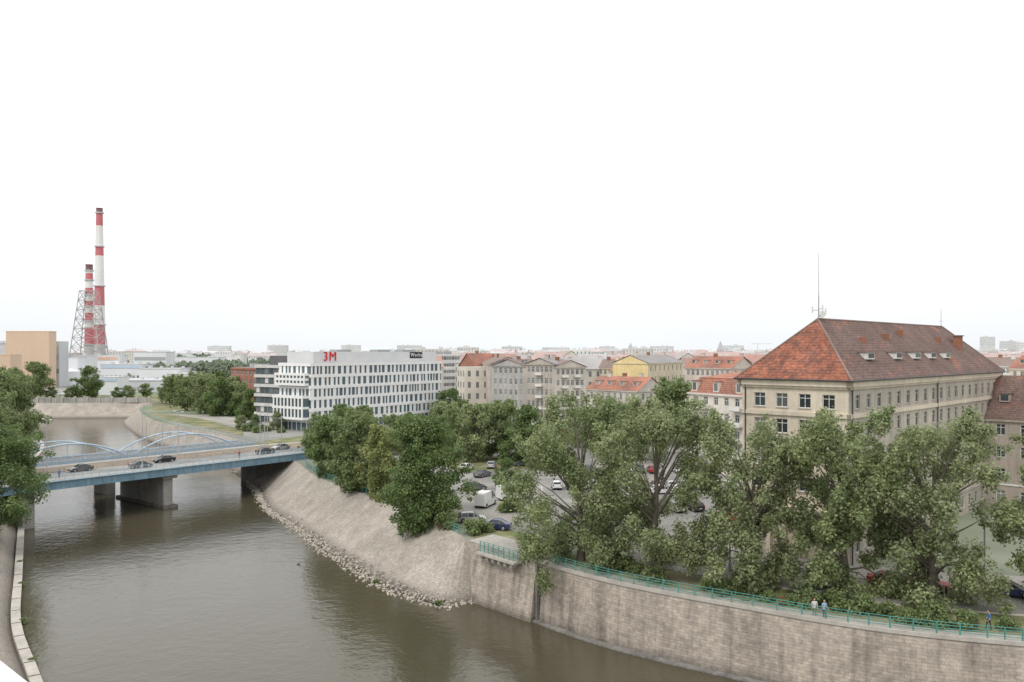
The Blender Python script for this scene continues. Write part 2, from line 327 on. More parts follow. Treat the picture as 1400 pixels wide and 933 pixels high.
def building(name,p0,p1,depth,h,nf,cols,scols,wall,roofm,roof='gable',rise=3.5,ww=1.1,z0=G,wf=.5,cornice=frame,gl=glass_mid,chim=3,balc=False,dormers=0):
    mb=MB(); poly=rect(p0,p1,depth); fh=h/nf; floors=[(z0+i*fh+fh*.28,fh*wf) for i in range(nf)]
    for i in range(4):
        facade(mb,poly[i],poly[(i+1)%4],z0,z0+h,floors,cols if i%2==0 else scols,ww,wall,gl=gl)
    if cornice: band(mb,poly,z0+h-.35,z0+h+.02,.35,wall); band(mb,poly,z0+fh*1.02,z0+fh*1.1,.12,cornice)
    P0=Vector(poly[0]);P1=Vector(poly[1]);d=(P1-P0).normalized();n=Vector((d.y,-d.x)); rot=math.atan2(d.y,d.x)
    if roof=='flat':
        mb.prism(poly,z0+h,z0+h+.5,wall,roofm)
        for k in range(3): q=P0.lerp(P1,.2+.3*k)-n*depth*.5; mb.box((q.x,q.y,z0+h+1.2),(3,2.5,1.5),metal,rot=rot)
    elif roof=='mansard':
        ins=1.6; e=[Vector(q) for q in poly]; k=Vector((-d.y,d.x)); inn=[e[0]+d*ins+k*ins,e[1]-d*ins+k*ins,e[2]-d*ins-k*ins,e[3]+d*ins-k*ins]; zt=z0+h+rise*.75
        for i in range(4):
            a,b=e[i],e[(i+1)%4];g_,f_=inn[(i+1)%4],inn[i]; mb.face([(a.x,a.y,z0+h),(b.x,b.y,z0+h),(g_.x,g_.y,zt),(f_.x,f_.y,zt)],roofm)
        hip(mb,[tuple(q) for q in inn],zt,rise*.3,.15,[roofm]*4,wall=wall)
        nd=cols
        for j in range(nd):
            if j%2: continue
            q=P0+d*((P1-P0).length*(j+.5)/nd)-n*.9; mb.box((q.x,q.y,z0+h+rise*.33),(1.5,1.6,rise*.5),wall,rot=rot); w=q+n*.82
            mb.box((w.x,w.y,z0+h+rise*.33),(1.0,.06,rise*.36),gl,rot=rot); mb.box((q.x+n.x*.1,q.y+n.y*.1,z0+h+rise*.33+rise*.28),(1.8,1.9,.15),roofm,rot=rot)
    else:
        r0,r1,zt,dd,kk=hip(mb,poly,z0+h+.03,rise,.4,[roofm]*4,gable=(roof=='gable'),wall=wall)
        for j in range(chim):
            q=r0.lerp(r1,(j+.5)/chim+R_.uniform(-.1,.1))+kk*R_.uniform(-1,1)*1.5; mb.box((q.x,q.y,zt-.1),(1.4,.7,2.2),MATS['brick_plain'] if j%2 else wall,rot=rot)
            mb.box((q.x,q.y,zt+1.05),(1.6,.9,.15),cap_m,rot=rot)
        for j in range(dormers):
            q=P0+d*((P1-P0).length*(j+.5)/dormers)-n*(depth*.22); zz=z0+h+rise*.44
            mb.box((q.x,q.y,zz+.3),(1.5,2,1.3),wall,rot=rot); w=q+n*1.02; mb.box((w.x,w.y,zz+.35),(1.1,.05,.9),gl,rot=rot); mb.box((q.x,q.y,zz+1.0),(1.8,2.3,.14),roofm,rot=rot)
    if balc:
        for f in range(1,nf):
            for j in balc:
                q=P0+d*((P1-P0).length*j)+n*.6; mb.box((q.x,q.y,z0+f*fh+.1),(2.6,1.2,.18),conc,rot=rot); q2=q+n*.58; mb.box((q2.x,q2.y,z0+f*fh+.6),(2.6,.06,.9),cornice or wall,rot=rot)
    return mb.obj(name)
def wcol(n,c,s=.12): return pmat(n,c,.9,.12,.15,.08,1.5,streak=s)
cream=wcol('plaster_cream',(.68,.60,.49)); cream2=wcol('plaster_greybeige',(.50,.455,.395),.2)
beige=wcol('plaster_beige',(.48,.43,.38),.22); beige2=wcol('plaster_pale',(.60,.55,.49)); pinkish=wcol('plaster_pinkish',(.60,.52,.47))
greyw=wcol('plaster_grey',(.46,.44,.42),.2); yel=wcol('plaster_yellow',(.76,.61,.32)); yel2=wcol('plaster_light_yellow',(.66,.59,.45)); whitew=wcol('plaster_white',(.70,.69,.68)); brick=pmat('brick_wall',(.36,.18,.135),.9,.15,.3,.15,3,streak=.1)
tile_o=pmat('roof_tiles_orange',(.30,.115,.072),.9,.22,.35,.35,2.6,col2=(.18,.085,.065),cscale=.8,cpos=(.42,.62),zb=3.0,bump=.4)
tile_b=pmat('roof_tiles_brown',(.155,.105,.092),.9,.18,.3,.32,2.6,col2=(.26,.12,.085),cscale=.35,cpos=(.58,.68),zb=3.0,bump=.4)
tile_r=pmat('roof_tiles_red',(.38,.175,.125),.9,.18,.1,.2,2,col2=(.28,.15,.12),cscale=.15,zb=2.5); tile_g=pmat('roof_grey',(.28,.27,.27),.9,.15,.1,.12,2); tile_dk=pmat('roof_brown',(.25,.19,.17),.9,.15,.1,.12,2)
A=Vector((39.1,96)); u_=Vector((.704,.710)).normalized(); v_=Vector((-u_.y,u_.x)); Wd=13.6; Ln=61
mb=MB(); B=A+v_*Wd; Cc=A+u_*Ln; D_=B+u_*Ln; H=21.5; fh=3.45
fl=[(G+1.1+i*fh,1.75) for i in range(5)]+[(G+18.1,1.7)]
facade(mb,B,A,G,G+H,fl,4,1.5,cream,sill=cap_m,margin=.9); facade(mb,A,Cc,G,G+H,fl,18,1.15,cream2,sill=cap_m,margin=1)
facade(mb,Cc,D_,G,G+H,fl,4,1.2,cream2); facade(mb,D_,B,G,G+H,fl,18,1.2,cream)
poly=[tuple(A),tuple(Cc),tuple(D_),tuple(B)]
band(mb,poly,G+H-.75,G+H-.02,.5,cream); band(mb,poly,G+H-1.05,G+H-.76,.25,cream); band(mb,poly,G+17.1,G+17.6,.25,cream); band(mb,poly,G+3.6,G+3.85,.15,cap_m)
r0,r1,zt,dd,kk=hip(mb,poly,G+H,7.6,.75,[tile_b,tile_o,tile_b,tile_o],wall=cream)
for a,b in ((B,A),(A,Cc)):
    d=(b-a).normalized(); n=Vector((d.y,-d.x)); a2=a+n*.8-d*.8;b2=b+n*.8+d*.8; mb.tube((a2.x,a2.y,G+H),(b2.x,b2.y,G+H),.1,.1,metal_d,6)
def ztube(p,q,r,m_): mb.tube(p,q,r,r,m_,6)
eA=A-u_*.75-v_*.75; eB=B-u_*.75+v_*.75; eC=Cc+u_*.75-v_*.75
for e,r in ((eA,r0),(eB,r0),(eC,r1)): ztube((e.x,e.y,G+H),(r.x,r.y,zt),.13,tile_dk)
ztube((r0.x,r0.y,zt),(r1.x,r1.y,zt),.14,tile_dk)
rotu=math.atan2(u_.y,u_.x)
for s in (10,19.5,26.5,33,39.5):
    q=A+u_*s+v_*2.4; z=G+H+2.4*7.6/6.8
    mb.box((q.x,q.y,z+.2),(2.1,2.2,.9),frame,rot=rotu); w=q-v_*1.12; mb.box((w.x,w.y,z+.22),(1.7,.05,.55),glass,rot=rotu); mb.box((q.x,q.y,z+.72),(2.5,2.7,.14),tile_dk,rot=rotu)
for s,o in ((14,3.9),(23,4.4),(44,4.2),(50,3),(30,5)):
    q=A+u_*s+v_*o; z=G+H+o*7.6/6.8; mb.box((q.x,q.y,z+.3),(.9,.6,1.3),MATS['brick_plain'],rot=rotu)
for s in (51,): q=A+u_*s+v_*3.4; mb.box((q.x,q.y,zt-3.0),(1.6,1.0,2.6),MATS['brick_plain'],rot=rotu); mb.box((q.x,q.y,zt-1.65),(1.9,1.3,.2),tile_dk,rot=rotu)
dBA=(A-B).normalized(); nBA=Vector((dBA.y,-dBA.x))
for k in range(6):
    q=B+dBA*(2+k*1.9)+nBA*.45; mb.box((q.x,q.y,G+2.8),(.55,.55,5.6),cream,rot=math.atan2(dBA.y,dBA.x))
q=B+dBA*6.75+nBA*.5; mb.box((q.x,q.y,G+5.85),(11,1.2,.5),cream,rot=math.atan2(dBA.y,dBA.x))
for q in (A-v_*.2+u_*.6,A+u_*30-v_*.2,B+dBA*.5+nBA*.2): mb.tube((q.x,q.y,G),(q.x,q.y,G+H-.5),.09,.09,metal_d,6)
mb.obj('hipped_roof_building')
mb=MB(); q=r0+u_*.3; mb.tube((q.x,q.y,zt-.2),(q.x,q.y,zt+3),.09,.07,metal,6); mb.tube((q.x,q.y,zt+3),(q.x,q.y,zt+8.4),.045,.03,metal,6)
for a,zz in ((.9,.9),(-.8,1.1),(.5,1.3)):
    mb.tube((q.x,q.y,zt+zz),(q.x+a,q.y,zt+zz),.04,.04,metal,5); mb.tube((q.x+a,q.y,zt+zz-.4),(q.x+a,q.y,zt+zz+.5),.09,.09,frame,6)
mb.tube((q.x+.3,q.y-.2,zt+.5),(q.x+.35,q.y-.45,zt+.5),.35,.38,frame,10)
mb.obj('antenna_mast')
mb=MB(); q=r1-u_*.4; mb.tube((q.x,q.y,zt-.1),(q.x,q.y,zt+3),.05,.03,metal,6); mb.box((q.x,q.y,zt+.9),(.9,.05,.05),metal); mb.obj('lightning_rod')
W0=A+u_*53; W1=W0-v_*42
building('apartment_wing',tuple(W0),tuple(W1),14,14.1,4,12,4,pmat('plaster_wing',(.40,.345,.30),.9,.12,.2,streak=.15),tile_b,'gable',6.8,ww=1.3,chim=3,dormers=9,gl=glass)
building('corner_tenement_building',GD(942,176),GD(1034,160),14,16.2,5,6,4,wcol('plaster_offwhite',(.68,.63,.57)),tile_r,'mansard',4.2,ww=1.2,balc=(.25,.75))
building('tenement_building',GD(672,306),GD(718,298),15,19.6,5,6,5,greyw,tile_dk,'gable',2.4,ww=1.1,dormers=3)
building('tenement_building',GD(718,298),GD(758,292),15,20.3,5,6,5,beige,tile_g,'gable',2.2,ww=1.1,balc=(.5,))
building('tenement_building',GD(758,292),GD(801,298),15,19.3,5,6,5,beige2,tile_dk,'gable',2.4,ww=1.2,balc=(.3,.7))
building('tenement_building',GD(653,372),GD(671,310),13,20.0,5,12,4,pinkish,tile_dk,'gable',2.8,chim=5)
building('tenement_building',GD(628,352),GD(650,345),14,18.5,5,3,4,brick,tile_r,'gable',5.5,chim=1)
building('apartment_building',GD(590,405),GD(630,415),14,22.8,7,10,4,whitew,tile_g,'flat',ww=1.5)
building('apartment_building',GD(600,500),GD(665,520),14,21,7,14,4,whitew,tile_g,'flat',ww=1.5)
building('red_roof_house',GD(803,272),GD(872,256),13,12.5,3,8,3,beige2,tile_r,'gable',4.2,dormers=4)
building('yellow_building',GD(886,300),GD(934,330),14,20.5,5,8,0,yel2,tile_g,'gable',3.0,ww=1.0)
mb=MB(); pr=rect(GD(886,300),GD(934,330),14); a=Vector(pr[0]);b=Vector(pr[3]); n=(a-Vector(pr[1])).normalized()
m_=(a+b)/2+n*.1; aa=a+n*.1;bb=b+n*.1
mb.face([(bb.x,bb.y,G),(aa.x,aa.y,G),(aa.x,aa.y,G+20.4),(m_.x,m_.y,G+23.3),(bb.x,bb.y,G+20.4)],yel); mb.obj('yellow_gable_wall')
building('red_roof_house',GD(835,330),GD(880,320),13,17,4,7,3,beige,tile_r,'gable',4.5,dormers=3)
building('tenement_building',GD(800,345),GD(838,335),13,18,5,6,3,yel2,tile_dk,'gable',3.5)
building('tenement_building',GD(936,300),GD(1000,285),14,19,5,9,3,pinkish,tile_r,'gable',4,dormers=4)
building('tenement_building',GD(1380,260),GD(1480,240),14,19.5,5,9,3,cream,tile_r,'gable',4.2,dormers=4)
building('tenement_building',GD(1330,330),GD(1390,320),14,19,5,9,3,whitew,tile_dk,'gable',3.5)
building('brick_office_building',GD(316,352),GD(352,335),16,17.6,5,6,5,brick,tile_g,'flat',ww=1.6)
rr=random.Random(3)
mb=MB(); p0=Vector((-62.5,257));p1=Vector((-26.4,307)); d=(p1-p0).normalized(); k=Vector((-d.y,d.x)); dep=15
sides=[(p0,p1),(p1,p1+k*dep),(p1+k*dep,p0+k*dep),(p0+k*dep,p0)]
z0=G; ftop=27.9; fh=(ftop-z0)/6
poly=[tuple(p0),tuple(p1),tuple(p1+k*dep),tuple(p0+k*dep)]
mb.prism(poly,z0,ftop,office_glass,tile_g)
for si,(a,b) in enumerate(sides):
    dd=(b-a).normalized(); nn=Vector((dd.y,-dd.x)); L_=(b-a).length; rot=math.atan2(dd.y,dd.x)
    for f in range(6):
        zb=z0+f*fh; off=.36 if f%2 else .22
        c=a+dd*L_/2+nn*off/2; mb.box((c.x,c.y,zb+fh-.5),(L_+2*off,off+.02,1.0),white,rot=rot)
        u=0
        while u<L_:
            w=rr.choice((.5,.8,1.1,1.3)); w=min(w,L_-u)
            if w<.3: break
            c=a+dd*(u+w/2)+nn*(off*.3)
            mb.box((c.x,c.y,zb+(fh-1.0)/2),(w if f else .3,off*.5,fh-1.01),white,rot=rot)
            u+=w+rr.choice((.85,.95,1.1,1.4))
ins=[p0+d*2+k*1.2,p1-d*1.5+k*1.2,p1-d*1.5+k*(dep-1.2),p0+d*2+k*(dep-1.2)]
mb.prism([tuple(q) for q in ins],ftop,31.4,pmat('office_attic_panel',(.68,.69,.70),.5,.05),tile_g)
for zA,zB,e in ((z0+fh*1,z0+fh*3,2.6),(z0+fh*4,z0+fh*5,1.8)):
    pl=[tuple(p0-d*e+k*.8),tuple(p0+k*.8-d*.4),tuple(p0+k*dep-d*.4),tuple(p0-d*e+k*dep)]; mb.prism(pl,zA,zB,office_glass,tile_g)
    for zz in (zA,zB-.4,(zA+zB)/2-.2): mb.prism([tuple(p0-d*(e+.25)+k*.6),tuple(p0+k*.6-d*.3),tuple(p0+k*(dep+.2)-d*.3),tuple(p0-d*(e+.25)+k*(dep+.2))],zz,zz+.75,white)
    for j in range(9): c=p0-d*(e+.1)+k*(1+j*1.7); mb.box((c.x,c.y,(zA+zB)/2),(.25,.6,zB-zA-.1),white,rot=math.atan2(d.y,d.x))
for q in (.3,.6,.8): c=p0.lerp(p1,q)+k*7; mb.box((c.x,c.y,31.7),(6,4,.9),metal,rot=math.atan2(d.y,d.x))
mb.obj('white_office_building')
def sign(txt,pos,size,mat,rot,name,board=None,bs=None):
    cu=bpy.data.curves.new(name,'FONT'); cu.body=txt; cu.size=size; cu.extrude=.06; cu.align_x='CENTER'; cu.align_y='CENTER'; cu.space_character=1.15
    o=bpy.data.objects.new(name,cu); sc.collection.objects.link(o)
    bpy.context.view_layer.update(); me=bpy.data.meshes.new_from_object(o.evaluated_get(bpy.context.evaluated_depsgraph_get())); bpy.data.objects.remove(o)
    o=bpy.data.objects.new(name,me); sc.collection.objects.link(o); o.rotation_euler=(math.pi/2,0,rot); o.location=pos; me.materials.clear(); me.materials.append(mat)
    if board:
        m=MB(); m.box((0,0,-.2),(bs[0],bs[1],.12),board); m.obj('board',parent=o)
red=pmat('sign_red',(.65,.02,.03),.5,.02); blk=pmat('sign_black',(.02,.02,.025),.5,.02)
rot=math.atan2(d.y,d.x)
c=p0.lerp(p1,.14)+k*.95; sign('3M',(c.x,c.y,29.8),4.2,red,rot,'rooftop_sign')
c=p0.lerp(p1,.80)+k*.95; sign('Werke',(c.x,c.y,30.2),1.9,frame,rot,'rooftop_sign',blk,(6.5,2.2))
mb=MB(); p0=Vector(GD(350,292));p1=Vector(GD(392,284)); poly=rect(p0,p1,22); dkp=pmat('dark_panel',(.14,.14,.145),.6,.1); lg=pmat('light_panel',(.58,.58,.57),.7,.08)
mb.prism(poly,G,26.6,dkp,tile_g)
for f in range(6):
    zb=G+f*3.35; band(mb,poly,zb+2.3,zb+3.35,.5,lg)
    for a,b in ((poly[0],poly[1]),(poly[3],poly[0]),(poly[1],poly[2])):
        a=Vector(a);b=Vector(b);dd=(b-a).normalized();nn=Vector((dd.y,-dd.x))
        for j in range(int((b-a).length/2.2)):
            q=a+dd*(1.1+j*2.2)+nn*.04
            if rr.random()<.8: mb.box((q.x,q.y,zb+1.3),(1.6,.1,1.9),office_glass if rr.random()<.7 else lg,rot=math.atan2(dd.y,dd.x))
pp=[tuple(p0.lerp(p1,.4)+Vector((0,2))),tuple(p1+Vector((4,2))),tuple(p1+Vector((4,14))),tuple(p0.lerp(p1,.4)+Vector((0,14)))]
mb.prism(pp,26.6,30.0,dkp,tile_g); mb.obj('dark_office_building')
# ---------------- far city (one mass)
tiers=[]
def hz(c,t,h=(.68,.71,.735)): return tuple(c[i]*(1-t)+h[i]*t for i in range(3))  # blends base colours toward pale haze; aerial perspective painted per distance tier
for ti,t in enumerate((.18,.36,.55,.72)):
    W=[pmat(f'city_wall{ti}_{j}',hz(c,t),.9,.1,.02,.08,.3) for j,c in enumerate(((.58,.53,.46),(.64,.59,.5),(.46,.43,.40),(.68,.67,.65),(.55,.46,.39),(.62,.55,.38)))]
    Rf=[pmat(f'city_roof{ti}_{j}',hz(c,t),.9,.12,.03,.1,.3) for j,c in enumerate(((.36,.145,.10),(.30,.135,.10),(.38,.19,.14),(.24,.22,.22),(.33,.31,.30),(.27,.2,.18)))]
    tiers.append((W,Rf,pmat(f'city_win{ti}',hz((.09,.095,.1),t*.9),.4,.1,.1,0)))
cr=random.Random(11); mb=MB()
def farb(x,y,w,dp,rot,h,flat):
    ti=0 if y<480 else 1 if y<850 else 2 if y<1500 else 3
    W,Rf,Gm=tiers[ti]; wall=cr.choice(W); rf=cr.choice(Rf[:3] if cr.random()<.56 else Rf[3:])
    d=Vector((math.cos(rot),math.sin(rot))); k=Vector((-d.y,d.x)); c=Vector((x,y)); p0=c-d*w/2-k*dp/2;p1=c+d*w/2-k*dp/2
    poly=[tuple(p0),tuple(p1),tuple(p1+k*dp),tuple(p0+k*dp)]; nf=max(2,int(h/3.7)); fh=h/nf
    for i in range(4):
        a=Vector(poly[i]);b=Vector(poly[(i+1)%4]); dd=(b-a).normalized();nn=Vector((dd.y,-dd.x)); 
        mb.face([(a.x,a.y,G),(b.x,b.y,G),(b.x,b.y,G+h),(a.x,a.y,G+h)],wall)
        if nn.y<.1 and y<2600:
            nc=int((b-a).length/3.2); 
            for f in range(nf):
                if y>700 and f<nf-4: continue
                for j in range(nc):
                    q=a+dd*((b-a).length*(j+.5)/nc)+nn*.06; e=dd*.6; z=G+f*fh+fh*.3
                    mb.face([(q.x-e.x,q.y-e.y,z),(q.x+e.x,q.y+e.y,z),(q.x+e.x,q.y+e.y,z+fh*.5),(q.x-e.x,q.y-e.y,z+fh*.5)],Gm)
    if flat:
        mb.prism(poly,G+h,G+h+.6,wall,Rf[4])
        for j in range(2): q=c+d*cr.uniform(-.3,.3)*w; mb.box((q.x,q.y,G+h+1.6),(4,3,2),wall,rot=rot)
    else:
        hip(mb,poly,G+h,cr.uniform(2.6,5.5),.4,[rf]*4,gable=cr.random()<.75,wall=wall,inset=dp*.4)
        for j in range(cr.randint(0,3)): q=c+d*cr.uniform(-.4,.4)*w; mb.box((q.x,q.y,G+h+4.2),(1.4,.8,2.6),rf if cr.random()<.5 else wall,rot=rot)
y=350
while y<3800:
    step=30+y*.04
    xlo=-.12*y if y<650 else -.62*y; xhi=.72*y; x=xlo
    while x<xhi:
        px=700+x/y*F; w=cr.uniform(13,32)*(1+y/4000)
        ok=cr.random()<(.92 if px>560 else .3)
        if px<560 and y<900: ok=False
        if ok:
            h=cr.uniform(14,21) if px>560 else cr.uniform(6,14); flat=cr.random()<.2
            if flat and cr.random()<.4 and y>700: h=cr.uniform(23,30)
            if y<450: h=min(h,18)
            if y>1000: h=cr.uniform(14,25)
            rt=.35*math.sin(x*.006+y*.004)+(math.pi/2 if cr.random()<.3 else 0)
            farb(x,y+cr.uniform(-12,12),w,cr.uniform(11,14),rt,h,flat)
        x+=w+cr.choice((0,0,2,14))+ (0 if y<900 else 8)
    y+=step
for px,Y,h in ((862,900,34),(1180,1200,46),(985,1100,38)):
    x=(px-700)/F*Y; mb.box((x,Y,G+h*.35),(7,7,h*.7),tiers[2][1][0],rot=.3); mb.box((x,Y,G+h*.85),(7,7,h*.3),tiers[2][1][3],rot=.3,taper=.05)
for px,Y,h,w in ((640,1000,29,26),(700,1400,32,34),(760,1250,30,40),(905,1500,33,40),(1000,1600,35,44),(1350,1500,50,20),(1378,1650,44,26),(1395,1500,40,20),(300,1900,36,50),(560,2000,38,60),(480,2200,40,50),(830,1700,34,30),(380,1700,36,40)):
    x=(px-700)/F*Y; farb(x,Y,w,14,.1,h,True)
mb.obj('distant_city_buildings')
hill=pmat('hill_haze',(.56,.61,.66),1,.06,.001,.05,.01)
mb=MB(); pts=[]; n=120
for i in range(n):
    X=-14000+28000*i/(n-1); hh=60+60*math.sin(i*.13)+30*math.sin(i*.41+1)+14*math.sin(i*1.3); hh=max(20,hh); pts.append((X,hh))
for i in range(n-1):
    a,b=pts[i],pts[i+1]; mb.face([(a[0],14000,0),(b[0],14000,0),(b[0],15500,b[1]),(a[0],15500,a[1])],hill); mb.face([(a[0],15500,a[1]),(b[0],15500,b[1]),(b[0],19000,0),(a[0],19000,0)],hill)
mb.obj('distant_hills')
# ---------------- power plant
cw=pmat('chimney_white',(.78,.77,.77),.7,.06,.02,streak=.05); crd=pmat('chimney_red',(.57,.18,.20),.7,.06,.02,streak=.05); pg=pmat('plant_grey',(.54,.55,.57),.8,.1,.05); chg=pmat('chimney_concrete',(.56,.55,.55),.8,.1,.05); mtop=pmat('chimney_top',(.22,.12,.12),.8); lat=pmat('lattice_steel',(.42,.40,.40),.7,.1)  # chimney and plant colours lightened, with distance haze painted into them
def chimney(name,px,Y,bands,r_top,r_bot):
    mb=MB(); x=(px-700)/F*Y; Z=lambda py: CZ-(py-480)/F*Y
    zb,ztp=G,Z(bands[0][0])
    def rad(z): return r_bot+(r_top-r_bot)*(z-zb)/(ztp-zb)
    for (a,b_,m) in bands:
        zt_,z_=Z(a),max(G,Z(b_)); mb.tube((x,Y,z_),(x,Y,zt_),rad(z_),rad(zt_),m,24,False)
    mb.tube((x,Y,ztp-.5),(x,Y,ztp),r_top*1.12,r_top*1.12,mtop,24)
    for py in [b[0] for b in bands[1::2]]:
        z=Z(py); mb.tube((x,Y,z),(x,Y,z+1.2),rad(z)+1.2,rad(z)+1.2,pg,24)
    return mb.obj(name,False)
chimney('chimney_stack',136,898,[(285,292,mtop),(292,309,crd),(309,338,cw),(338,350,crd),(350,392,cw),(392,418,crd),(418,445,cw),(445,471,crd),(471,530,chg)],3.2,6.6)
chimney('chimney_stack',122,860,[(362,371,mtop),(371,374,cw),(374,384,crd),(384,394,cw),(394,404,crd),(404,412,cw),(412,420,crd),(420,428,cw),(428,440,crd),(440,448,cw),(448,472,crd),(472,530,chg)],3.4,5.0)
mb=MB(); x0,Y0=GD(122,850)
top=CZ+82/F*850
for (sx,sy) in ((-1,-1),(1,-1),(1,1),(-1,1)):
    mb.tube((x0+sx*17,Y0+sy*12,G),(x0+sx*7,Y0+sy*6,top),.6,.4,lat,5)
nz=9
def cp(j,t): sx,sy=((-1,-1),(1,-1),(1,1),(-1,1))[j%4]; return (x0+sx*(17-10*t),Y0+sy*(12-6*t),G+(top-G)*t)
for i in range(nz):
    t0=i/nz;t1=(i+1)/nz
    for j in range(4): mb.tube(cp(j,t0),cp(j+1,t1),.3,.3,lat,4); mb.tube(cp(j,t1),cp(j+1,t1),.32,.32,lat,4); mb.tube(cp(j+1,t0),cp(j,t1),.3,.3,lat,4)
mb.obj('lattice_tower')
def blk_(name,pxa,pxb,Y,ytop,dep,mat,zb=G,wins=0,roofm=None,strips=None):
    mb=MB(); a=GD(pxa,Y);b=GD(pxb,Y); zt=CZ-(ytop-480)/F*Y; mb.prism([a,b,(b[0],Y+dep),(a[0],Y+dep)],zb,zt,mat,roofm or pg)
    mb.box(((a[0]+b[0])/2,Y+dep/2,zt+.3),((b[0]-a[0])*1.01,dep*1.02,.6),roofm or pg)
    if strips:
        for (f0,f1,m) in strips: mb.box(((a[0]+b[0])/2,Y-.15,zb+(zt-zb)*(f0+f1)/2),((b[0]-a[0])*.96,.3,(zt-zb)*(f1-f0)),m)
    if wins:
        w=(b[0]-a[0])/wins
        for i in range(wins):
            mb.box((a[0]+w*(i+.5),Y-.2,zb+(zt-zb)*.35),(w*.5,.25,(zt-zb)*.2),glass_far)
            if i%3==1: mb.box((a[0]+w*(i+.5),Y+dep*.4,zt+1.2),(w*.5,3,1.8),pg)
    return mb.obj(name)
beigep=pmat('plant_beige_cladding',(.66,.50,.38),.8,.05,.03,.03,.5,streak=.05); pw=pmat('plant_white_cladding',(.72,.73,.76),.7,.06,.05); pb_=pmat('plant_blue_cladding',(.48,.58,.70),.7,.06,.05); orp=pmat('plant_orange',(.62,.44,.35),.8,.1)
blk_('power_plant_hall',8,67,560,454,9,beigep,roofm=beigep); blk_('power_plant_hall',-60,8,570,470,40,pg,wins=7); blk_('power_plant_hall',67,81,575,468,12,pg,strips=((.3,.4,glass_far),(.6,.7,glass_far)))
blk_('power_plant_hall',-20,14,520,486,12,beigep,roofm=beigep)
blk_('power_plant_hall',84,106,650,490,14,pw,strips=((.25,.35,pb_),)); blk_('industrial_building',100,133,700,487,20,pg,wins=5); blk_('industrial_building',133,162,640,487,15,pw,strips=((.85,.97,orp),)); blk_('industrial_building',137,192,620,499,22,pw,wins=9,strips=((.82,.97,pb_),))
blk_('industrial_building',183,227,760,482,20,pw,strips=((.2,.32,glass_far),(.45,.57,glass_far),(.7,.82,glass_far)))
blk_('industrial_building',190,246,600,505,25,pw,wins=11); blk_('industrial_building',132,232,500,521,30,pg,wins=15); blk_('industrial_building',50,112,640,508,25,pw,wins=9); blk_('industrial_building',228,262,560,512,20,pg,wins=5)
blk_('industrial_building',134,160,470,517,14,pw,strips=((.8,.95,pb_),)); blk_('industrial_building',110,188,440,547,10,orp,wins=9); blk_('industrial_building',60,105,460,540,12,pg,wins=5); blk_('industrial_building',222,300,900,489,20,pw,wins=9)
mb=MB(); x,Y=GD(95,600); mb.tube((x,Y,G),(x,Y,CZ-(508-480)/F*Y),7,7,pw,24); mb.tube((x,Y,CZ-28/F*Y),(x,Y,CZ-24/F*Y),7,2,pw,24); mb.obj('storage_tank')
mb=MB(); x,Y=GD(1036,1400); mb.tube((x,Y,G),(x,Y,G+38),.5,.4,chg,6); mb.box((x+6,Y,G+37),(34,.7,.7),chg); mb.obj('construction_crane')
mb=MB()
for i in range(10):
    x=-232+i*6; mb.box((x,399.5,G+1.2),(5.6,.8,2.4),conc); mb.box((x+2.9,399.3,G+1.5),(.6,1.2,3.0),cap_m)
mb.obj('flood_wall')
# ---------------- bridge
O=Vector((-84.5,146)); bu=Vector((.634,.775)).normalized(); bn=Vector((-bu.y,bu.x)); rb=math.atan2(bu.y,bu.x)
def BP(s,t): q=O+bu*s+bn*t; return (q.x,q.y)
def bbox(mb,s0,s1,t0,t1,z0,z1,mat): c=BP((s0+s1)/2,(t0+t1)/2); mb.box((c[0],c[1],(z0+z1)/2),(s1-s0,t1-t0,z1-z0),mat,rot=rb)
mb=MB()
bbox(mb,-70,58,.45,21.55,7.3,8.0,conc_d); bbox(mb,-70,60,0,.4,6.7,8.3,blue); bbox(mb,-70,60,21.6,22,6.7,8.3,blue)
for s in range(-69,60,3): bbox(mb,s,s+.12,-.09,-.005,6.72,8.1,blue)
bbox(mb,-70,60,-.12,-.006,6.7,6.8,blue)
for t in (3.5,7,10.5,14,17.5): bbox(mb,-70,57,t,t+.3,6.75,7.28,conc_d)
bbox(mb,-70,60,-.35,-.02,8.15,8.32,lblue); bbox(mb,-70,60,.42,3.2,8.0,8.32,paving)
tram=pmat('tram_track_bed',(.31,.245,.185),.95,.2,.3,.15,2)
bbox(mb,-70,60,3.2,11.8,8.0,8.18,asphalt); bbox(mb,-70,60,12,18.8,8.0,8.22,tram); bbox(mb,-70,60,19,21.5,8.0,8.3,paving)
for t in (13,14.5,16.2,17.7): bbox(mb,-70,60,t,t+.08,8.22,8.30,metal)
for s in range(-60,60,6): bbox(mb,s,s+2.5,7.4,7.55,8.185,8.19,line_m)
for (t0,t1,m_) in ((.0,3.2,paving),(3.2,11.9,asphalt),(11.9,18.9,tram),(18.9,22,paving)):
    a=BP(60,t0);b=BP(60,t1);c=BP(105,t1);d2=BP(105,t0); dz=.14 if m_ is paving else 0
    mb.face([(a[0],a[1],8.18+dz),(d2[0],d2[1],G+.05+dz),(c[0],c[1],G+.05+dz),(b[0],b[1],8.18+dz)],m_)
    if t0==0: mb.face([(a[0],a[1],8.32),(a[0],a[1],G-.1),(d2[0],d2[1],G-.1),(d2[0],d2[1],G+.17)],conc)
bbox(mb,55,60,.5,21.5,-.5,7.28,conc_d); bbox(mb,-24,-14,.5,21.5,-1,7.28,conc_d)
s=26.0
bbox(mb,s-1.0,s+1.0,2.2,20.5,-1,5.9,conc); bbox(mb,s-1.5,s+1.5,1.2,21,5.9,6.72,conc); bbox(mb,s-1.5,s+1.5,1.0,21.5,-1,.5,conc_d)
bbox(mb,-1,1,2.2,20.5,-1,6.72,conc)
mb.obj('road_bridge')
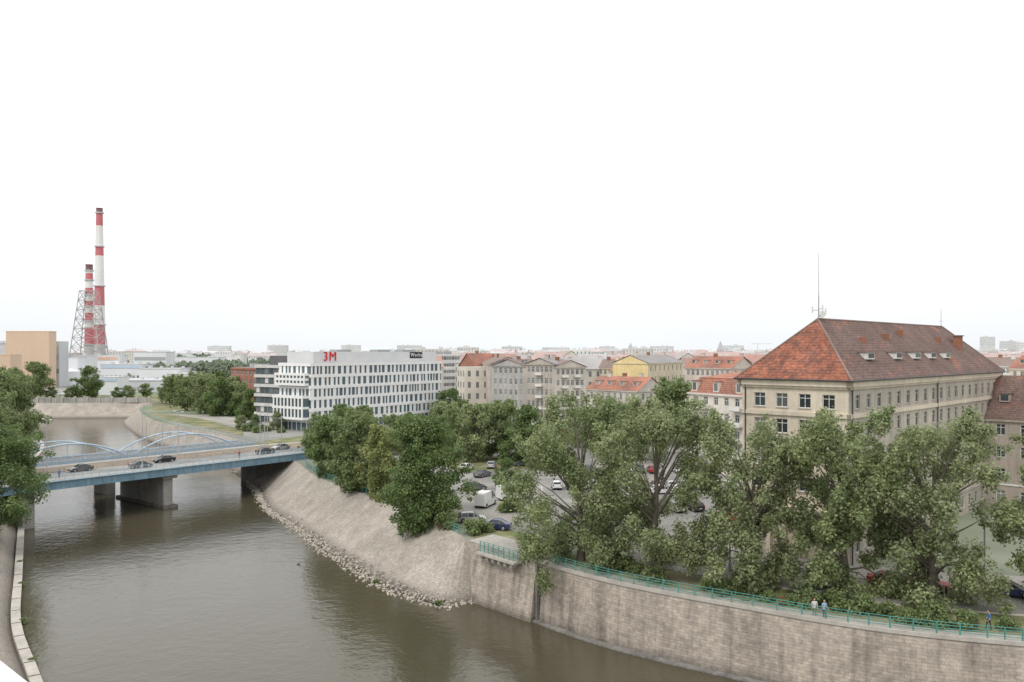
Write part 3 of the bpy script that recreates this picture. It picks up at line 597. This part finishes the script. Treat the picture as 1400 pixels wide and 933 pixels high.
def brail(name,t,s0,s1,z,mat,h=1.1,step=1.5,bars=4): railing(name,[BP(s0+(s1-s0)*i/20,t) for i in range(21)],z,h,mat,step,bars,.03)
brail('bridge_railing',.2,-65,60,8.3,lblue); brail('bridge_railing',21.8,-65,60,8.3,metal)
brail('bridge_railing',11.85,-65,60,8.2,pmat('ochre_barrier',(.42,.32,.23),.7),.7,3,2)
arch_m=pmat('arch_paint',(.46,.56,.66),.6,.1)
mb=MB(); bbox(mb,-40,62,26.5,33.5,7.3,8.3,conc_d); bbox(mb,-40,62,26,26.45,7.0,8.5,lblue); bbox(mb,-40,62,33.55,34,7.0,8.5,lblue)
for (s0,s1) in ((31,56),(4,29)):
    for t in (26.3,33.7):
        pr=None; ns=16
        for i in range(ns+1):
            f=i/ns; s=s0+(s1-s0)*f; z=8.5+3.4*4*f*(1-f); q=BP(s,t); cur=(q[0],q[1],z)
            if pr: mb.tube(pr,cur,.19,.19,arch_m,8); 
            if 0<i<ns and i%2==0: mb.tube((q[0],q[1],8.3),cur,.05,.05,arch_m,5)
            pr=cur
    for f in (.35,.5,.65):
        s=s0+(s1-s0)*f; z=8.5+13.6*f*(1-f); a=BP(s,26.3);b=BP(s,33.7); mb.tube((a[0],a[1],z),(b[0],b[1],z),.08,.08,arch_m,6)
bbox(mb,25,27,27,33,-1,7.2,conc)
mb.obj('arch_bridge')
brail('bridge_railing',26.2,-38,60,8.4,arch_m)
def lamp(name,x,y,z,h,arm=1.8,ang=0,mat=metal,double=False):
    mb=MB(); mb.tube((x,y,z),(x,y,z+h),.12,.06,mat,8); mb.tube((x,y,z),(x,y,z+.9),.2,.18,mat,8)
    for sg in ((1,-1) if double else (1,)):
        ex,ey=x+arm*math.cos(ang)*sg,y+arm*math.sin(ang)*sg; mb.tube((x,y,z+h-.2),(ex,ey,z+h+.15),.05,.04,mat,6); mb.box((ex,ey,z+h+.12),(.7,.3,.14),frame,rot=ang)
    mb.obj(name)
for s,t,h in ((21,2.8,12),(56,11.9,10.5),(-8,2.8,12),(48,2.9,9.5),(38,20,9.5),(10,20,9.5),(88,2.9,9.5)):
    q=BP(s,t); lamp('street_lamp',q[0],q[1],8.3 if s<60 else G,h,1.8,rb+math.pi/2,double=(t>10))
for s in (2,30,60):
    mb=MB(); a=BP(s,12); b=BP(s,18.9); mb.tube((*a,8.2),(*a,16),.12,.1,metal,6); mb.tube((*b,8.2),(*b,16),.12,.1,metal,6); mb.tube((*a,15.3),(*b,15.3),.04,.04,metal,5); mb.obj('tram_catenary_pole')
mb=MB()
for t in (13.8,17): a=BP(-60,t);b=BP(100,t); mb.tube((*a,14.6),(*b,14.2),.02,.02,metal,4)
mb.obj('tram_overhead_wire')
for (px,Y,h) in ((757,258,9),(618,262,10),(700,240,9),(780,262,8),(850,250,9),(1346,84,8),(720,200,7),(668,205,7),(998,94,7),(560,255,9)):
    x,y_=GD(px,Y); lamp('street_lamp',x,y_,G,h,1.5,R_.uniform(0,6))
def tsign(x,y,col):
    mb=MB(); mb.tube((x,y,G),(x,y,G+2.9),.04,.04,metal,6); mb.tube((x,y-.05,G+2.6),(x,y-.08,G+2.6),.35,.35,col,16); mb.obj('traffic_sign')
for px,Y in ((735,247),(752,250),(790,248)): tsign(*GD(px,Y),pmat('sign_blue',(.04,.15,.5),.5))
# ---------------- trees
def leafmat(n,c,c2): return pmat(n,c,.5,.2,.45,.1,2.5,island=.3,col2=c2,cscale=.25,cpos=(.4,.65),translucent=.45,spec=.4)
lf_plane=leafmat('plane_leaves',(.285,.335,.175),(.345,.385,.205)); lf_plane2=leafmat('plane_leaves_b',(.26,.32,.155),(.325,.37,.18)); lf_dark=leafmat('dark_leaves',(.15,.225,.08),(.20,.265,.10)); lf_mid=leafmat('mid_leaves',(.21,.275,.115),(.265,.32,.145)); lf_light=leafmat('light_leaves',(.29,.33,.13),(.33,.36,.155))
lf_far=leafmat('far_leaves',(.28,.34,.25),(.33,.38,.28))  # paler leaf colour for distant crowns, haze baked into it
def leafcloud(centers,radii,n,size,rng,droop=.0):
    w=radii**2; w=w/w.sum(); idx=rng.choice(len(centers),n,p=w); C=centers[idx];Rr=radii[idx]
    d=rng.normal(size=(n,3)); d/=np.linalg.norm(d,axis=1)[:,None]; rad=Rr*(.25+.95*rng.random(n)**.7)
    pos=C+d*rad[:,None]*np.array([1,1,.85]); pos[:,2]-=droop*rng.random(n)*Rr
    nrm=d*.7+rng.normal(size=(n,3))*.55+np.array([0,0,.45]); nrm/=np.linalg.norm(nrm,axis=1)[:,None]
    t=np.cross(nrm,rng.normal(size=(n,3))); t/=np.linalg.norm(t,axis=1)[:,None]+1e-9; b=np.cross(nrm,t)
    s=(size*(.6+.8*rng.random(n)))[:,None]; v=np.empty((n,4,3)); v[:,0]=pos-t*s*.5; v[:,1]=pos+b*s*.38-nrm*s*.08; v[:,2]=pos+t*s*.5; v[:,3]=pos-b*s*.38-nrm*s*.08
    return v.reshape(-1,3)
def tree_mesh(name,h,R,cb,seed,nleaf,size,leaf,ncl=60,cr=(.16,.28),tr=.35,droop=.3,peak=.42,pw_=.5):
    rng=np.random.default_rng(seed); cs=[];rs=[]
    while len(cs)<ncl:
        t=rng.random(); prof=max(0,1-((t-peak)/(.62 if t>peak else .55))**2)**pw_; a=rng.random()*2*math.pi; u=math.sqrt(rng.uniform(.1,1))
        r=R*rng.uniform(*cr); rr=max(0,R*prof*u*(1+.14*math.sin(a*3+seed))-r*.7); z=cb+(h-cb)*t; z=min(z,h-r*.8)
        cs.append((rr*math.cos(a),rr*math.sin(a),z)); rs.append(r)
    cs=np.array(cs);rs=np.array(rs)
    ne=int(ncl*1.8); ex=cs[rng.integers(0,ncl,ne)]; dd=ex-np.array([0,0,(h+cb)/2]); dd/=np.linalg.norm(dd,axis=1)[:,None]+1e-6
    e2=ex+dd*(R*rng.uniform(.1,.26,ne))[:,None]+rng.normal(size=(ne,3))*R*.07; e2[:,2]=np.minimum(e2[:,2],h+.3)
    C=np.vstack([cs,e2]);RR=np.concatenate([rs,R*rng.uniform(.05,.10,ne)])
    lv=leafcloud(C,RR,nleaf,size,rng,droop)
    mb=MB(); rnd=random.Random(seed); th=h*.45
    pts=[Vector((0,0,-.2)),Vector((.1,.05,h*.15)),Vector((-.1,.15,th*.6)),Vector((.1,0,th)),Vector((.2,.1,h*.75))]; rr=[tr*1.35,tr,tr*.85,tr*.65,tr*.25]
    for i in range(4): mb.tube(pts[i],pts[i+1],rr[i],rr[i+1],bark,9,False)
    for i in range(0,min(len(cs),40)):
        c=Vector(cs[i]); z0=min(max(h*.12,c.z*.55),th*1.4); s=Vector((0,0,z0)); mid=s.lerp(c,.5)+Vector((rnd.uniform(-.5,.5),rnd.uniform(-.5,.5),rnd.uniform(0,.9)))
        r=tr*rnd.uniform(.22,.42); mb.tube(s,mid,r,r*.6,bark,6,False); mb.tube(mid,c,r*.6,r*.15,bark,6,False)
    nb=len(mb.v); V=np.vstack([np.array(mb.v),lv]); nf=len(mb.f)+nleaf
    me=bpy.data.meshes.new(name); bf=np.array([x for f in mb.f for x in f]); lfi=np.arange(nleaf*4)+nb
    me.vertices.add(len(V)); me.vertices.foreach_set('co',V.astype(np.float32).ravel())
    loops=np.concatenate([bf,lfi]).astype(np.int32); me.loops.add(len(loops)); me.loops.foreach_set('vertex_index',loops)
    me.polygons.add(nf); me.polygons.foreach_set('loop_start',(np.arange(nf)*4).astype(np.int32)); me.polygons.foreach_set('loop_total',np.full(nf,4,dtype=np.int32))
    me.materials.append(bark); me.materials.append(leaf); mi=np.zeros(nf,dtype=np.int32); mi[len(mb.f):]=1; me.polygons.foreach_set('material_index',mi)
    me.update(calc_edges=True); me.validate(); return me
def put(me,name,x,y,z=G,rot=0,s=1,parent=None):
    o=bpy.data.objects.new(name,me); o.location=(x,y,z); o.rotation_euler=(0,0,rot); o.scale=(s,s,s) if not isinstance(s,tuple) else s; sc.collection.objects.link(o)
    if parent: o.parent=parent
    return o
for i,(x,y_,h,R,cb,n,lf) in enumerate([(8.2,98.5,19.2,9.0,-2.0,52000,lf_plane2),(16.2,93.3,19,8.0,-2.2,46000,lf_plane),(25.6,88.0,18.6,7.0,.2,36000,lf_plane),(34.3,85.5,19.0,7.1,.4,40000,lf_plane2),(42.0,82.5,18.8,7.3,.2,42000,lf_plane),(54.5,80.0,16.2,6.8,.6,32000,lf_plane2)]):
    put(tree_mesh('plane_tree',h,R,cb,20+i,n,.30,lf,ncl=72,cr=(.11,.2),tr=.42,droop=1.1,peak=.45,pw_=.4),'plane_tree',x,y_)
put(tree_mesh('linden_tree',15.2,7.1,.2,41,48000,.33,lf_dark,ncl=90,cr=(.17,.26),tr=.3,peak=.42),'linden_tree',-13,122.5,G-.3)
put(tree_mesh('linden_tree',14.4,5.6,.4,42,24000,.37,lf_mid,ncl=70,cr=(.17,.27),tr=.3),'linden_tree',-27,148)
put(tree_mesh('linden_tree',12,4.6,.5,43,16000,.4,lf_dark,ncl=50,cr=(.18,.3),tr=.25),'linden_tree',-35.5,162)
put(tree_mesh('ash_tree',12.0,5.0,.5,44,20000,.36,lf_light,ncl=55,cr=(.17,.28),tr=.25),'ash_tree',-22.2,141)
T=[tree_mesh('street_tree',12.5,6.2,1.4,60+i,13000,.46,l,ncl=60,cr=(.15,.26),tr=.25) for i,l in enumerate((lf_mid,lf_dark,lf_plane2))]
for px,Y,s in ((628,196,.95),(652,188,1.0),(688,192,1.05),(718,182,1.0),(610,215,.9),(735,178,.7),(838,205,1.0),(870,190,.9),(925,222,1.38),(910,235,1.2),(618,292,.9),(606,300,.8),(800,215,.8),(700,262,.45),(560,240,.55),(470,205,.9),(440,195,.8),(455,180,.8),(500,210,.85),(535,200,.75),(960,200,.9)):
    x,y_=GD(px,Y); put(T[R_.randrange(3)],'street_tree',x,y_,G,R_.uniform(0,6),s)
x,y_=GP(690,668); put(T[1],'street_tree',x,y_,G,1,.42)
for px,Y,s in ((256,345,1.1),(280,330,1.2),(302,318,1.15),(326,322,1.0),(340,300,.85),(240,385,1.1),(232,395,.9),(318,345,1.1),(270,370,1.2),(120,440,1.3),(47,430,1.5),(20,440,1.2),(300,500,1.0),(380,262,.45),(350,258,.4),(330,262,.35),(70,432,.5),(95,436,.45),(160,425,.5),(175,430,.55),(200,440,.6)):
    x,y_=GD(px,Y); put(T[R_.randrange(3)],'riverside_tree',x,y_,G,R_.uniform(0,6),s)
LT=tree_mesh('riverside_tree',17,9,.5,90,42000,.40,lf_mid,ncl=80,cr=(.15,.25),tr=.4)
LT2=tree_mesh('riverside_tree',17,9,.5,91,44000,.34,lf_dark,ncl=80,cr=(.15,.25),tr=.4)
put(LT2,'riverside_tree',-81.5,128,4.2,0,(1.05,1.05,.92)); put(LT,'riverside_tree',-120,192,4.8,2,(1.15,1.15,1.32)); put(LT,'riverside_tree',-99,152,4.5,4,1.0); put(LT,'riverside_tree',-112,170,5,1,1.15); put(LT2,'riverside_tree',-76.5,112,3.0,3,(.55,.55,.42)); put(LT,'riverside_tree',-150,225,5,1,1.15)
FT=tree_mesh('far_tree',12,6,.5,95,1800,1.4,lf_far,ncl=25,cr=(.25,.4),tr=.25)
em=bpy.data.objects.new('distant_trees',None); sc.collection.objects.link(em)
for i in range(660):
    y_=cr.uniform(330,900) if i<260 else cr.uniform(800,3200); fx=cr.uniform(-.62,.7)
    if y_<640 and -.6<fx<-.16: continue
    if y_<460 and fx>-.1 and i%3: continue
    put(FT,'tree_crown',fx*y_,y_,G,cr.uniform(0,6),cr.uniform(.7,1.3)*(1 if y_<900 else 1.4),em)
for i in range(80): put(FT,'tree_crown',(cr.uniform(225,335)-700)/F*700,cr.uniform(620,860),G,cr.uniform(0,6),cr.uniform(.9,1.4),em)
HB=tree_mesh('bush',1.9,1.5,.1,97,1800,.26,lf_mid,ncl=14,cr=(.3,.45),tr=.05)
base=offs(wts,-sgn*3.2)
for i in range(14,38):
    p=base[min(i+6,len(base)-6)]
    if R_.random()<.8: put(HB,'bush',p[0]+R_.uniform(-1,1),p[1]+R_.uniform(-.4,1.4),G,R_.uniform(0,6),R_.uniform(.6,1.1))
for (px,py) in ((645,730),(660,728),(700,700),(600,715),(612,722),(445,645),(470,655),(500,668),(540,690),(705,660),(350,592),(365,590),(335,590),(385,592)):
    x,y_=GP(px,py); put(HB,'bush',x,y_,G-.1,R_.uniform(0,6),R_.uniform(.8,1.3))
for (px,py) in ((515,797),(600,826),(355,690),(30,800),(45,905),(28,770),(33,850)):
    x,y_=GP(px,py,.2); put(HB,'reed_clump',x,y_,-.1,1,.4)
# ---------------- vehicles
tyre=pmat('tyre',(.02,.02,.02),.8); hub=pmat('hubcap',(.45,.45,.46),.3,metal=.6); lampw=pmat('headlamp',(.8,.8,.8),.1); lampr=pmat('taillamp',(.4,.02,.02),.2); cgl=glassmat('car_glass',(.02,.025,.03),(.05,.06,.07),.8,.03)
PC=dict(silver=(.42,.43,.44),white=(.75,.75,.75),black=(.02,.02,.022),blue=(.03,.05,.14),red=(.4,.03,.03),grey=(.13,.135,.14))
def car(kind,color,x,y,ang,z=G+.01,name='parked_car'):
    p=pmat('car_paint_'+color,PC[color],.25,.03,spec=.6); mb=MB()
    if kind=='van': st_=[(-2.6,.45,1.2,2.2,.9,.84,0),(-2.5,.3,1.25,2.42,.98,.88,0),(.2,.3,1.25,2.48,1.0,.88,0),(.35,.3,1.25,2.48,1.0,.88,1),(1.1,.3,1.25,2.35,1.0,.84,1),(1.95,.3,1.2,1.3,.98,.9,2),(2.5,.32,.95,1.0,.9,.85,0),(2.65,.45,.75,.8,.8,.78,0)]; wb_=1.75
    elif kind=='hatch': st_=[(-2.0,.45,.85,.95,.74,.68,0),(-1.93,.28,.9,1.05,.84,.74,0),(-1.55,.25,.93,1.42,.86,.64,3),(-.6,.25,.92,1.5,.88,.66,1),(.25,.25,.9,1.46,.88,.64,1),(1.1,.25,.88,.95,.87,.78,2),(1.8,.28,.72,.78,.83,.72,0),(2.05,.42,.56,.6,.7,.62,0)]; wb_=1.28
    else: st_=[(-2.25,.45,.85,.92,.72,.68,0),(-2.15,.28,.92,.98,.84,.74,0),(-1.6,.25,.93,1.0,.87,.76,0),(-.85,.25,.92,1.4,.88,.62,3),(.15,.25,.9,1.43,.88,.63,1),(1.0,.25,.88,.94,.87,.78,2),(1.95,.28,.72,.78,.83,.72,0),(2.2,.42,.56,.6,.7,.62,0)]; wb_=1.35
    n=len(st_)
    for i in range(n-1):
        a,b=st_[i],st_[i+1]
        up=(b[6] in (1,2,3)) and (a[3]-a[2]>.06 or b[3]-b[2]>.06) and not(kind=='van' and b[6]==1 and i<2)
        for s in (1,-1):
            def fc(pts,m): mb.face(pts if s>0 else pts[::-1],m)
            fc([(a[0],s*a[4]*.96,a[1]),(a[0],s*a[4],a[2]),(b[0],s*b[4],b[2]),(b[0],s*b[4]*.96,b[1])],p)
            fc([(a[0],s*a[4],a[2]),(a[0],s*a[5],a[3]),(b[0],s*b[5],b[3]),(b[0],s*b[4],b[2])],cgl if up else p)
            if up:
                if b[6]==1 or b[6]==3: mb.tube((b[0],s*b[4],b[2]),(b[0],s*b[5],b[3]),.04,.04,p,4)
                mb.tube((a[0],s*a[5],a[3]),(b[0],s*b[5],b[3]),.04,.04,p,4)
        top=cgl if (b[6] in (2,3) and kind!='van') or (kind=='van' and b[6]==2) else p
        mb.face([(a[0],a[5],a[3]),(a[0],-a[5],a[3]),(b[0],-b[5],b[3]),(b[0],b[5],b[3])],top)
        mb.face([(a[0],-a[4]*.96,a[1]),(a[0],a[4]*.96,a[1]),(b[0],b[4]*.96,b[1]),(b[0],-b[4]*.96,b[1])],metal_d)
    for e in (st_[0],st_[-1]):
        mb.face([(e[0],-e[4]*.96,e[1]),(e[0],-e[4],e[2]),(e[0],-e[5],e[3]),(e[0],e[5],e[3]),(e[0],e[4],e[2]),(e[0],e[4]*.96,e[1])],p)
    f=st_[-2];r=st_[1]
    for s in (1,-1):
        mb.box((f[0]+.07,s*.62,f[2]-.05),(.26,.3,.14),lampw); mb.box((r[0]-.03,s*.68,r[2]-.02),(.12,.2,.22),lampr)
        mb.box((.75,s*(.98 if kind!='van' else 1.1),1.0 if kind!='van' else 1.45),(.14,.2,.13),p)
        for wx in (-wb_,wb_):
            ys=.86 if kind!='van' else .97; mb.tube((wx,s*(ys-.2),.33),(wx,s*(ys+.03),.33),.33,.33,tyre,18); mb.tube((wx,s*(ys+.03),.33),(wx,s*(ys+.045),.33),.2,.18,hub,12)
            mb.tube((wx,s*(ys-.24),.36),(wx,s*(ys+.012),.36),.39,.39,metal_d,18)
    mb.box((f[0]+.24,0,.5),(.04,.9,.12),metal_d); mb.box((r[0]-.09,0,.62),(.03,.5,.12),frame)
    o=mb.obj(name); o.location=(x,y,z); o.rotation_euler=(0,0,ang); return o
for (px,py,k,c,a) in ((645,714,'hatch','silver',.15),(677,724,'sedan','blue',2.9),(664,692,'van','white',1.2),(700,683,'van','white',.45),(650,670,'hatch','grey',.3),(660,652,'sedan','grey',1.0),(638,643,'hatch','white',1.2),(716,637,'sedan','grey',.2),(672,640,'hatch','silver',1.5),(700,632,'hatch','black',1.5),(617,600,'sedan','red',.1)):
    x,y_=GP(px,py); car(k,c,x,y_,a,name='delivery_van' if k=='van' else 'parked_car')
cols=list(PC)
for k in range(15):
    if k in (4,9): continue
    car(R_.choice(('hatch','sedan')),R_.choice(cols[:3]+['grey','white']),8.0+k*2.6+.1,150,math.pi/2*R_.choice((1,-1))+.02)
    car(R_.choice(('hatch','sedan')),R_.choice(cols),8.0+k*2.6+.1,170,math.pi/2*R_.choice((1,-1))+.02)
for k in range(6): car('hatch' if k%2 else 'sedan',R_.choice(cols),14+k*2.9,127+k*.5,1.9)
for px,py,c,a in ((905,675,'white',.2),(905,662,'white',1.0),(1003,712,'red',-.5),(940,668,'silver',.3)): x,y_=GP(px,py); car('hatch',c,x,y_,a)
x,y_=GP(1137,826); car('hatch','black',x,y_,-.35)
for k in range(4):
    p=offs(wts,-sgn*15.5)[16+k*3]; car('sedan',R_.choice(cols),p[0],p[1],-.5)
for px,Y,c in ((770,252,'red'),(735,256,'white'),(800,258,'grey'),(660,262,'silver')): x,y_=GD(px,Y); car('hatch',c,x,y_,.05,z=G+.04,name='car')
for s,t,c,dr in ((12,9.4,'grey',1),(22,5.3,'grey',0),(29,9.4,'black',1),(51,5.3,'black',0),(58,9.4,'silver',1),(-12,5.3,'white',0)):
    q=BP(s,t); car('sedan',c,q[0],q[1],rb+math.pi*dr,8.19,'car')
# ---------------- people
skin=pmat('skin',(.5,.3,.22),.6,.03)
def person(x,y,z,ang,shirt,pants,hair,arm=0,stride=.12,h=1.75,name='person'):
    me=bpy.data.meshes.new(name); k=h/1.75
    V=[(0,0,.95),(0,0,1.15),(0,0,1.38),(0,0,1.50),(0,.01,1.56)]; E=[(0,1),(1,2),(2,3),(3,4)]; Rr=[(.16,.12),(.14,.11),(.17,.11),(.06,.06),(.06,.06)]
    def add(p,par,r): V.append(p);E.append((par,len(V)-1));Rr.append(r);return len(V)-1
    for s in (1,-1):
        hp=add((s*.10,0,.88),0,(.10,.10)); kn=add((s*.11,s*stride*.6+.03,.50),hp,(.065,.065)); an=add((s*.11,s*stride,.09),kn,(.042,.042)); add((s*.12,s*stride+.16,.04),an,(.04,.035))
        sh=add((s*.19,0,1.42),2,(.065,.065))
        el=add((s*.25,-.04+arm*.1,1.14),sh,(.045,.045)); wr=add((s*.24,.06+arm*.28,.92+arm*.14),el,(.03,.03)); pa=add((s*.23,.09+arm*.32,.85+arm*.13),wr,(.035,.022))
        for i,(dx,l) in enumerate(((-.03,.07),(-.01,.085),(.01,.08),(.03,.06))):
            f1=add((s*.23+dx,.11+arm*.34,.80+arm*.13),pa,(.009,.009)); add((s*.23+dx,.12+arm*.34,.80-l*.6+arm*.13),f1,(.008,.008))
        add((s*.23-s*.05,.13+arm*.33,.83+arm*.13),pa,(.01,.01))
    me.from_pydata([tuple(c*k for c in v) for v in V],E,[]); o=bpy.data.objects.new('tmp',me); sc.collection.objects.link(o)
    o.modifiers.new('s','SKIN')
    for i,r in enumerate(Rr): me.skin_vertices[0].data[i].radius=(r[0]*k,r[1]*k)
    me.skin_vertices[0].data[0].use_root=True
    o.modifiers.new('ss','SUBSURF').levels=1
    bpy.context.view_layer.update(); bm_=bpy.data.meshes.new_from_object(o.evaluated_get(bpy.context.evaluated_depsgraph_get())); bpy.data.objects.remove(o)
    vs=[v.co.copy() for v in bm_.vertices]; mb=MB()
    for f in bm_.polygons:
        c=f.center/k; m=shirt
        if c.z<.1: m=blk
        elif c.z<.93 and abs(c.x)<.2: m=pants
        elif c.z>1.46 and abs(c.x)<.1: m=skin
        elif abs(c.x)>.19 and c.z<1.16: m=skin
        mb.face([vs[i] for i in f.vertices],m)
    bm=bmesh.new(); bmesh.ops.create_uvsphere(bm,u_segments=14,v_segments=10,radius=1)
    hv=[(v.co.x*.078*k,(v.co.y*.096+.02)*k,(1.64+v.co.z*.118)*k) for v in bm.verts]; hf=[tuple(v.index for v in f.verts) for f in bm.faces]; mb.mesh(hv,hf,skin)
    hr=[(v.co.x*.086*k,(min(v.co.y,.35)*.105+.008)*k,(1.665+max(v.co.z,-.55)*.112)*k) for v in bm.verts]; mb.mesh(hr,hf,hair); bm.free()
    mb.box((0,.122*k,1.63*k),(.022,.03,.04),skin); mb.box((0,.113*k,1.585*k),(.045,.01,.01),red)
    for s in (1,-1): mb.box((s*.03,.112*k,1.655*k),(.02,.012,.01),blk); mb.box((s*.082,.02*k,1.64*k),(.02,.04,.06),skin)
    o=mb.obj(name,True); o.location=(x,y,z); o.rotation_euler=(0,0,ang)
    return o
cl=lambda n,c: pmat('cloth_'+n,c,.9,.08,3)
hair=cl('hair',(.05,.03,.02)); hairg=cl('hair_grey',(.3,.28,.25))
person(28.4,77.6,G+.02,2.9,cl('white',(.6,.6,.6)),cl('khaki',(.25,.2,.14)),hair,.6,.05)
person(29.2,77.3,G+.02,3.3,cl('lightblue',(.3,.42,.6)),cl('jeans',(.06,.09,.18)),hairg,.8,.03,1.68)
person(42.7,74.0,G+.02,1.4,cl('blue',(.06,.16,.42)),cl('darkp',(.05,.05,.06)),hair,.2,.2)
q=BP(5,1.8); person(q[0],q[1],8.33,rb,cl('blue',(.06,.16,.42)),cl('jeans',(.06,.09,.18)),hair,.2,.2)
q=BP(42,1.8); person(q[0],q[1],8.33,rb,cl('red',(.35,.05,.05)),cl('darkp',(.05,.05,.06)),hair,.2,.2)
me=bpy.data.meshes.new('dog'); V=[(0,0,.48),(.25,0,.47),(-.25,0,.47),(.42,0,.62),(.52,0,.68),(.66,0,.64),(-.42,0,.55),(-.55,0,.66)]; E=[(0,1),(0,2),(1,3),(3,4),(4,5),(2,6),(6,7)]; Rr=[.11,.13,.1,.07,.075,.035,.03,.02]
for s in (1,-1):
    for x0,kx in ((.27,0),(-.27,1)):
        b0=len(V); V+= [(x0,s*.07,.34),(x0+(.06 if kx else -.02),s*.08,.24),(x0-(.07 if kx else 0),s*.08,.13),(x0-(.04 if kx else 0),s*.08,.02)]; E+=[(1 if not kx else 2,b0),(b0,b0+1),(b0+1,b0+2),(b0+2,b0+3)]; Rr+=[.06,.04,.025,.025]
    V.append((.5,s*.05,.76)); E.append((4,len(V)-1)); Rr.append(.02)
me.from_pydata(V,E,[]); o=bpy.data.objects.new('dog',me); sc.collection.objects.link(o); o.modifiers.new('s','SKIN')
for i,r in enumerate(Rr): me.skin_vertices[0].data[i].radius=(r,r)
me.skin_vertices[0].data[0].use_root=True; o.modifiers.new('ss','SUBSURF').levels=1
me.materials.append(cl('fur',(.08,.06,.045))); o.location=(41.5,74.3,G+.02); o.rotation_euler=(0,0,2.6)
def bench(x,y,a):
    mb=MB(); wd=pmat('bench_wood',(.25,.14,.07),.7)
    for i in range(3): mb.box((0,-.16+i*.16,.45),(1.8,.12,.04),wd)
    for i in range(2): mb.box((0,.27+.03*i,.62+i*.18),(1.8,.03,.13),wd)
    for s in (-.75,.75): mb.box((s,0,.21),(.07,.45,.42),metal_d); mb.box((s,.3,.6),(.06,.05,.45),metal_d)
    o=mb.obj('park_bench'); o.location=(x,y,G+.02); o.rotation_euler=(0,0,a)
bench(*GP(655,724),.6); bench(*GP(612,722),.9); p=base[30]; bench(p[0],p[1],.5)
mb=MB(); x,y_=GP(408,772,0); dx=dy=0
bm=bmesh.new(); bmesh.ops.create_uvsphere(bm,u_segments=12,v_segments=8,radius=1); hf=[tuple(v.index for v in f.verts) for f in bm.faces]
dk=cl('duck_feathers',(.16,.13,.10))
mb.mesh([(x+v.co.x*.26,y_+v.co.y*.12,.07+v.co.z*.1+max(0,-v.co.x-.6)*.15) for v in bm.verts],hf,dk); mb.tube((x+.2,y_,.12),(x+.25,y_,.27),.045,.035,dk,8)
mb.mesh([(x+.27+v.co.x*.07,y_+v.co.y*.05,.3+v.co.z*.055) for v in bm.verts],hf,dk); mb.box((x+.37,y_,.29),(.08,.04,.02),pmat('beak',(.5,.35,.05))); bm.free()
mb.obj('duck',True)
mb=MB(); e0=Vector((-1.98,3.2));dv=Vector((.23,-.21)).normalized(); nin=Vector((dv.y,-dv.x)); 
if nin.dot(-e0)<0: nin=-nin
a=e0-dv*9;b=e0+dv*14
def q4(o0,o1): return [tuple(a+nin*o0),tuple(b+nin*o0),tuple(b+nin*o1),tuple(a+nin*o1)]
mb.prism(q4(.04,16),4.8,29.6,whitew,tile_g); mb.prism(q4(0,.4),29.6,30.5,pmat('parapet_sheet',(.8,.8,.82),.4,.03),None)
mb.obj('viewpoint_building')
# ---------------- light, sky, camera
w=bpy.data.worlds.new('World'); sc.world=w; w.use_nodes=True; N=w.node_tree.nodes; L=w.node_tree.links; bg=N['Background']; bg.inputs[1].default_value=.1
sky=N.new('ShaderNodeTexSky'); sky.sky_type='NISHITA'; sky.sun_disc=False
az=math.radians(215); el=math.radians(52); sky.sun_elevation=el; sky.sun_rotation=az; sky.dust_density=4; sky.air_density=1
tc=N.new('ShaderNodeTexCoord'); mp=N.new('ShaderNodeMapping'); mp.inputs['Scale'].default_value=(1,1,4); L.new(tc.outputs['Generated'],mp.inputs[0])
n=N.new('ShaderNodeTexNoise'); n.inputs['Scale'].default_value=1.6; n.inputs['Detail'].default_value=5; L.new(mp.outputs[0],n.inputs[0])
mr=N.new('ShaderNodeMapRange'); mr.inputs[1].default_value=.3; mr.inputs[2].default_value=.7; mr.inputs[3].default_value=.86; mr.inputs[4].default_value=.98; L.new(n.outputs[0],mr.inputs[0])
sp=N.new('ShaderNodeSeparateXYZ'); L.new(tc.outputs['Generated'],sp.inputs[0])
cr2=N.new('ShaderNodeValToRGB'); cr2.color_ramp.elements[0].position=0; cr2.color_ramp.elements[0].color=(.745,.77,.79,1); cr2.color_ramp.elements[1].position=.35; cr2.color_ramp.elements[1].color=(1.0,1.0,.99,1); L.new(sp.outputs[2],cr2.inputs[0])
sc_=N.new('ShaderNodeVectorMath'); sc_.operation='SCALE'; sc_.inputs['Scale'].default_value=13.6; L.new(cr2.outputs[0],sc_.inputs[0])
mx=N.new('ShaderNodeMix'); mx.data_type='RGBA'; L.new(mr.outputs[0],mx.inputs[0]); L.new(sky.outputs[0],mx.inputs[6]); L.new(sc_.outputs[0],mx.inputs[7]); L.new(mx.outputs[2],bg.inputs[0])
sd=bpy.data.lights.new('sun','SUN'); sd.energy=1.3; sd.angle=math.radians(14); sd.color=(1,.96,.9); so=bpy.data.objects.new('sun',sd); sc.collection.objects.link(so)
sdir=Vector((math.sin(az)*math.cos(el),math.cos(az)*math.cos(el),math.sin(el))); so.rotation_euler=sdir.to_track_quat('Z','Y').to_euler()
cd=bpy.data.cameras.new('camera'); cd.lens=36*F/1400; cd.sensor_width=36; cd.shift_y=13.5/1400; cd.clip_end=60000; cd.clip_start=.1
cam=bpy.data.objects.new('camera',cd); cam.location=(0,0,CZ); cam.rotation_euler=(math.pi/2,0,0); sc.collection.objects.link(cam); sc.camera=cam
sc.view_settings.view_transform='Standard'; sc.view_settings.look='None'; sc.view_settings.exposure=0
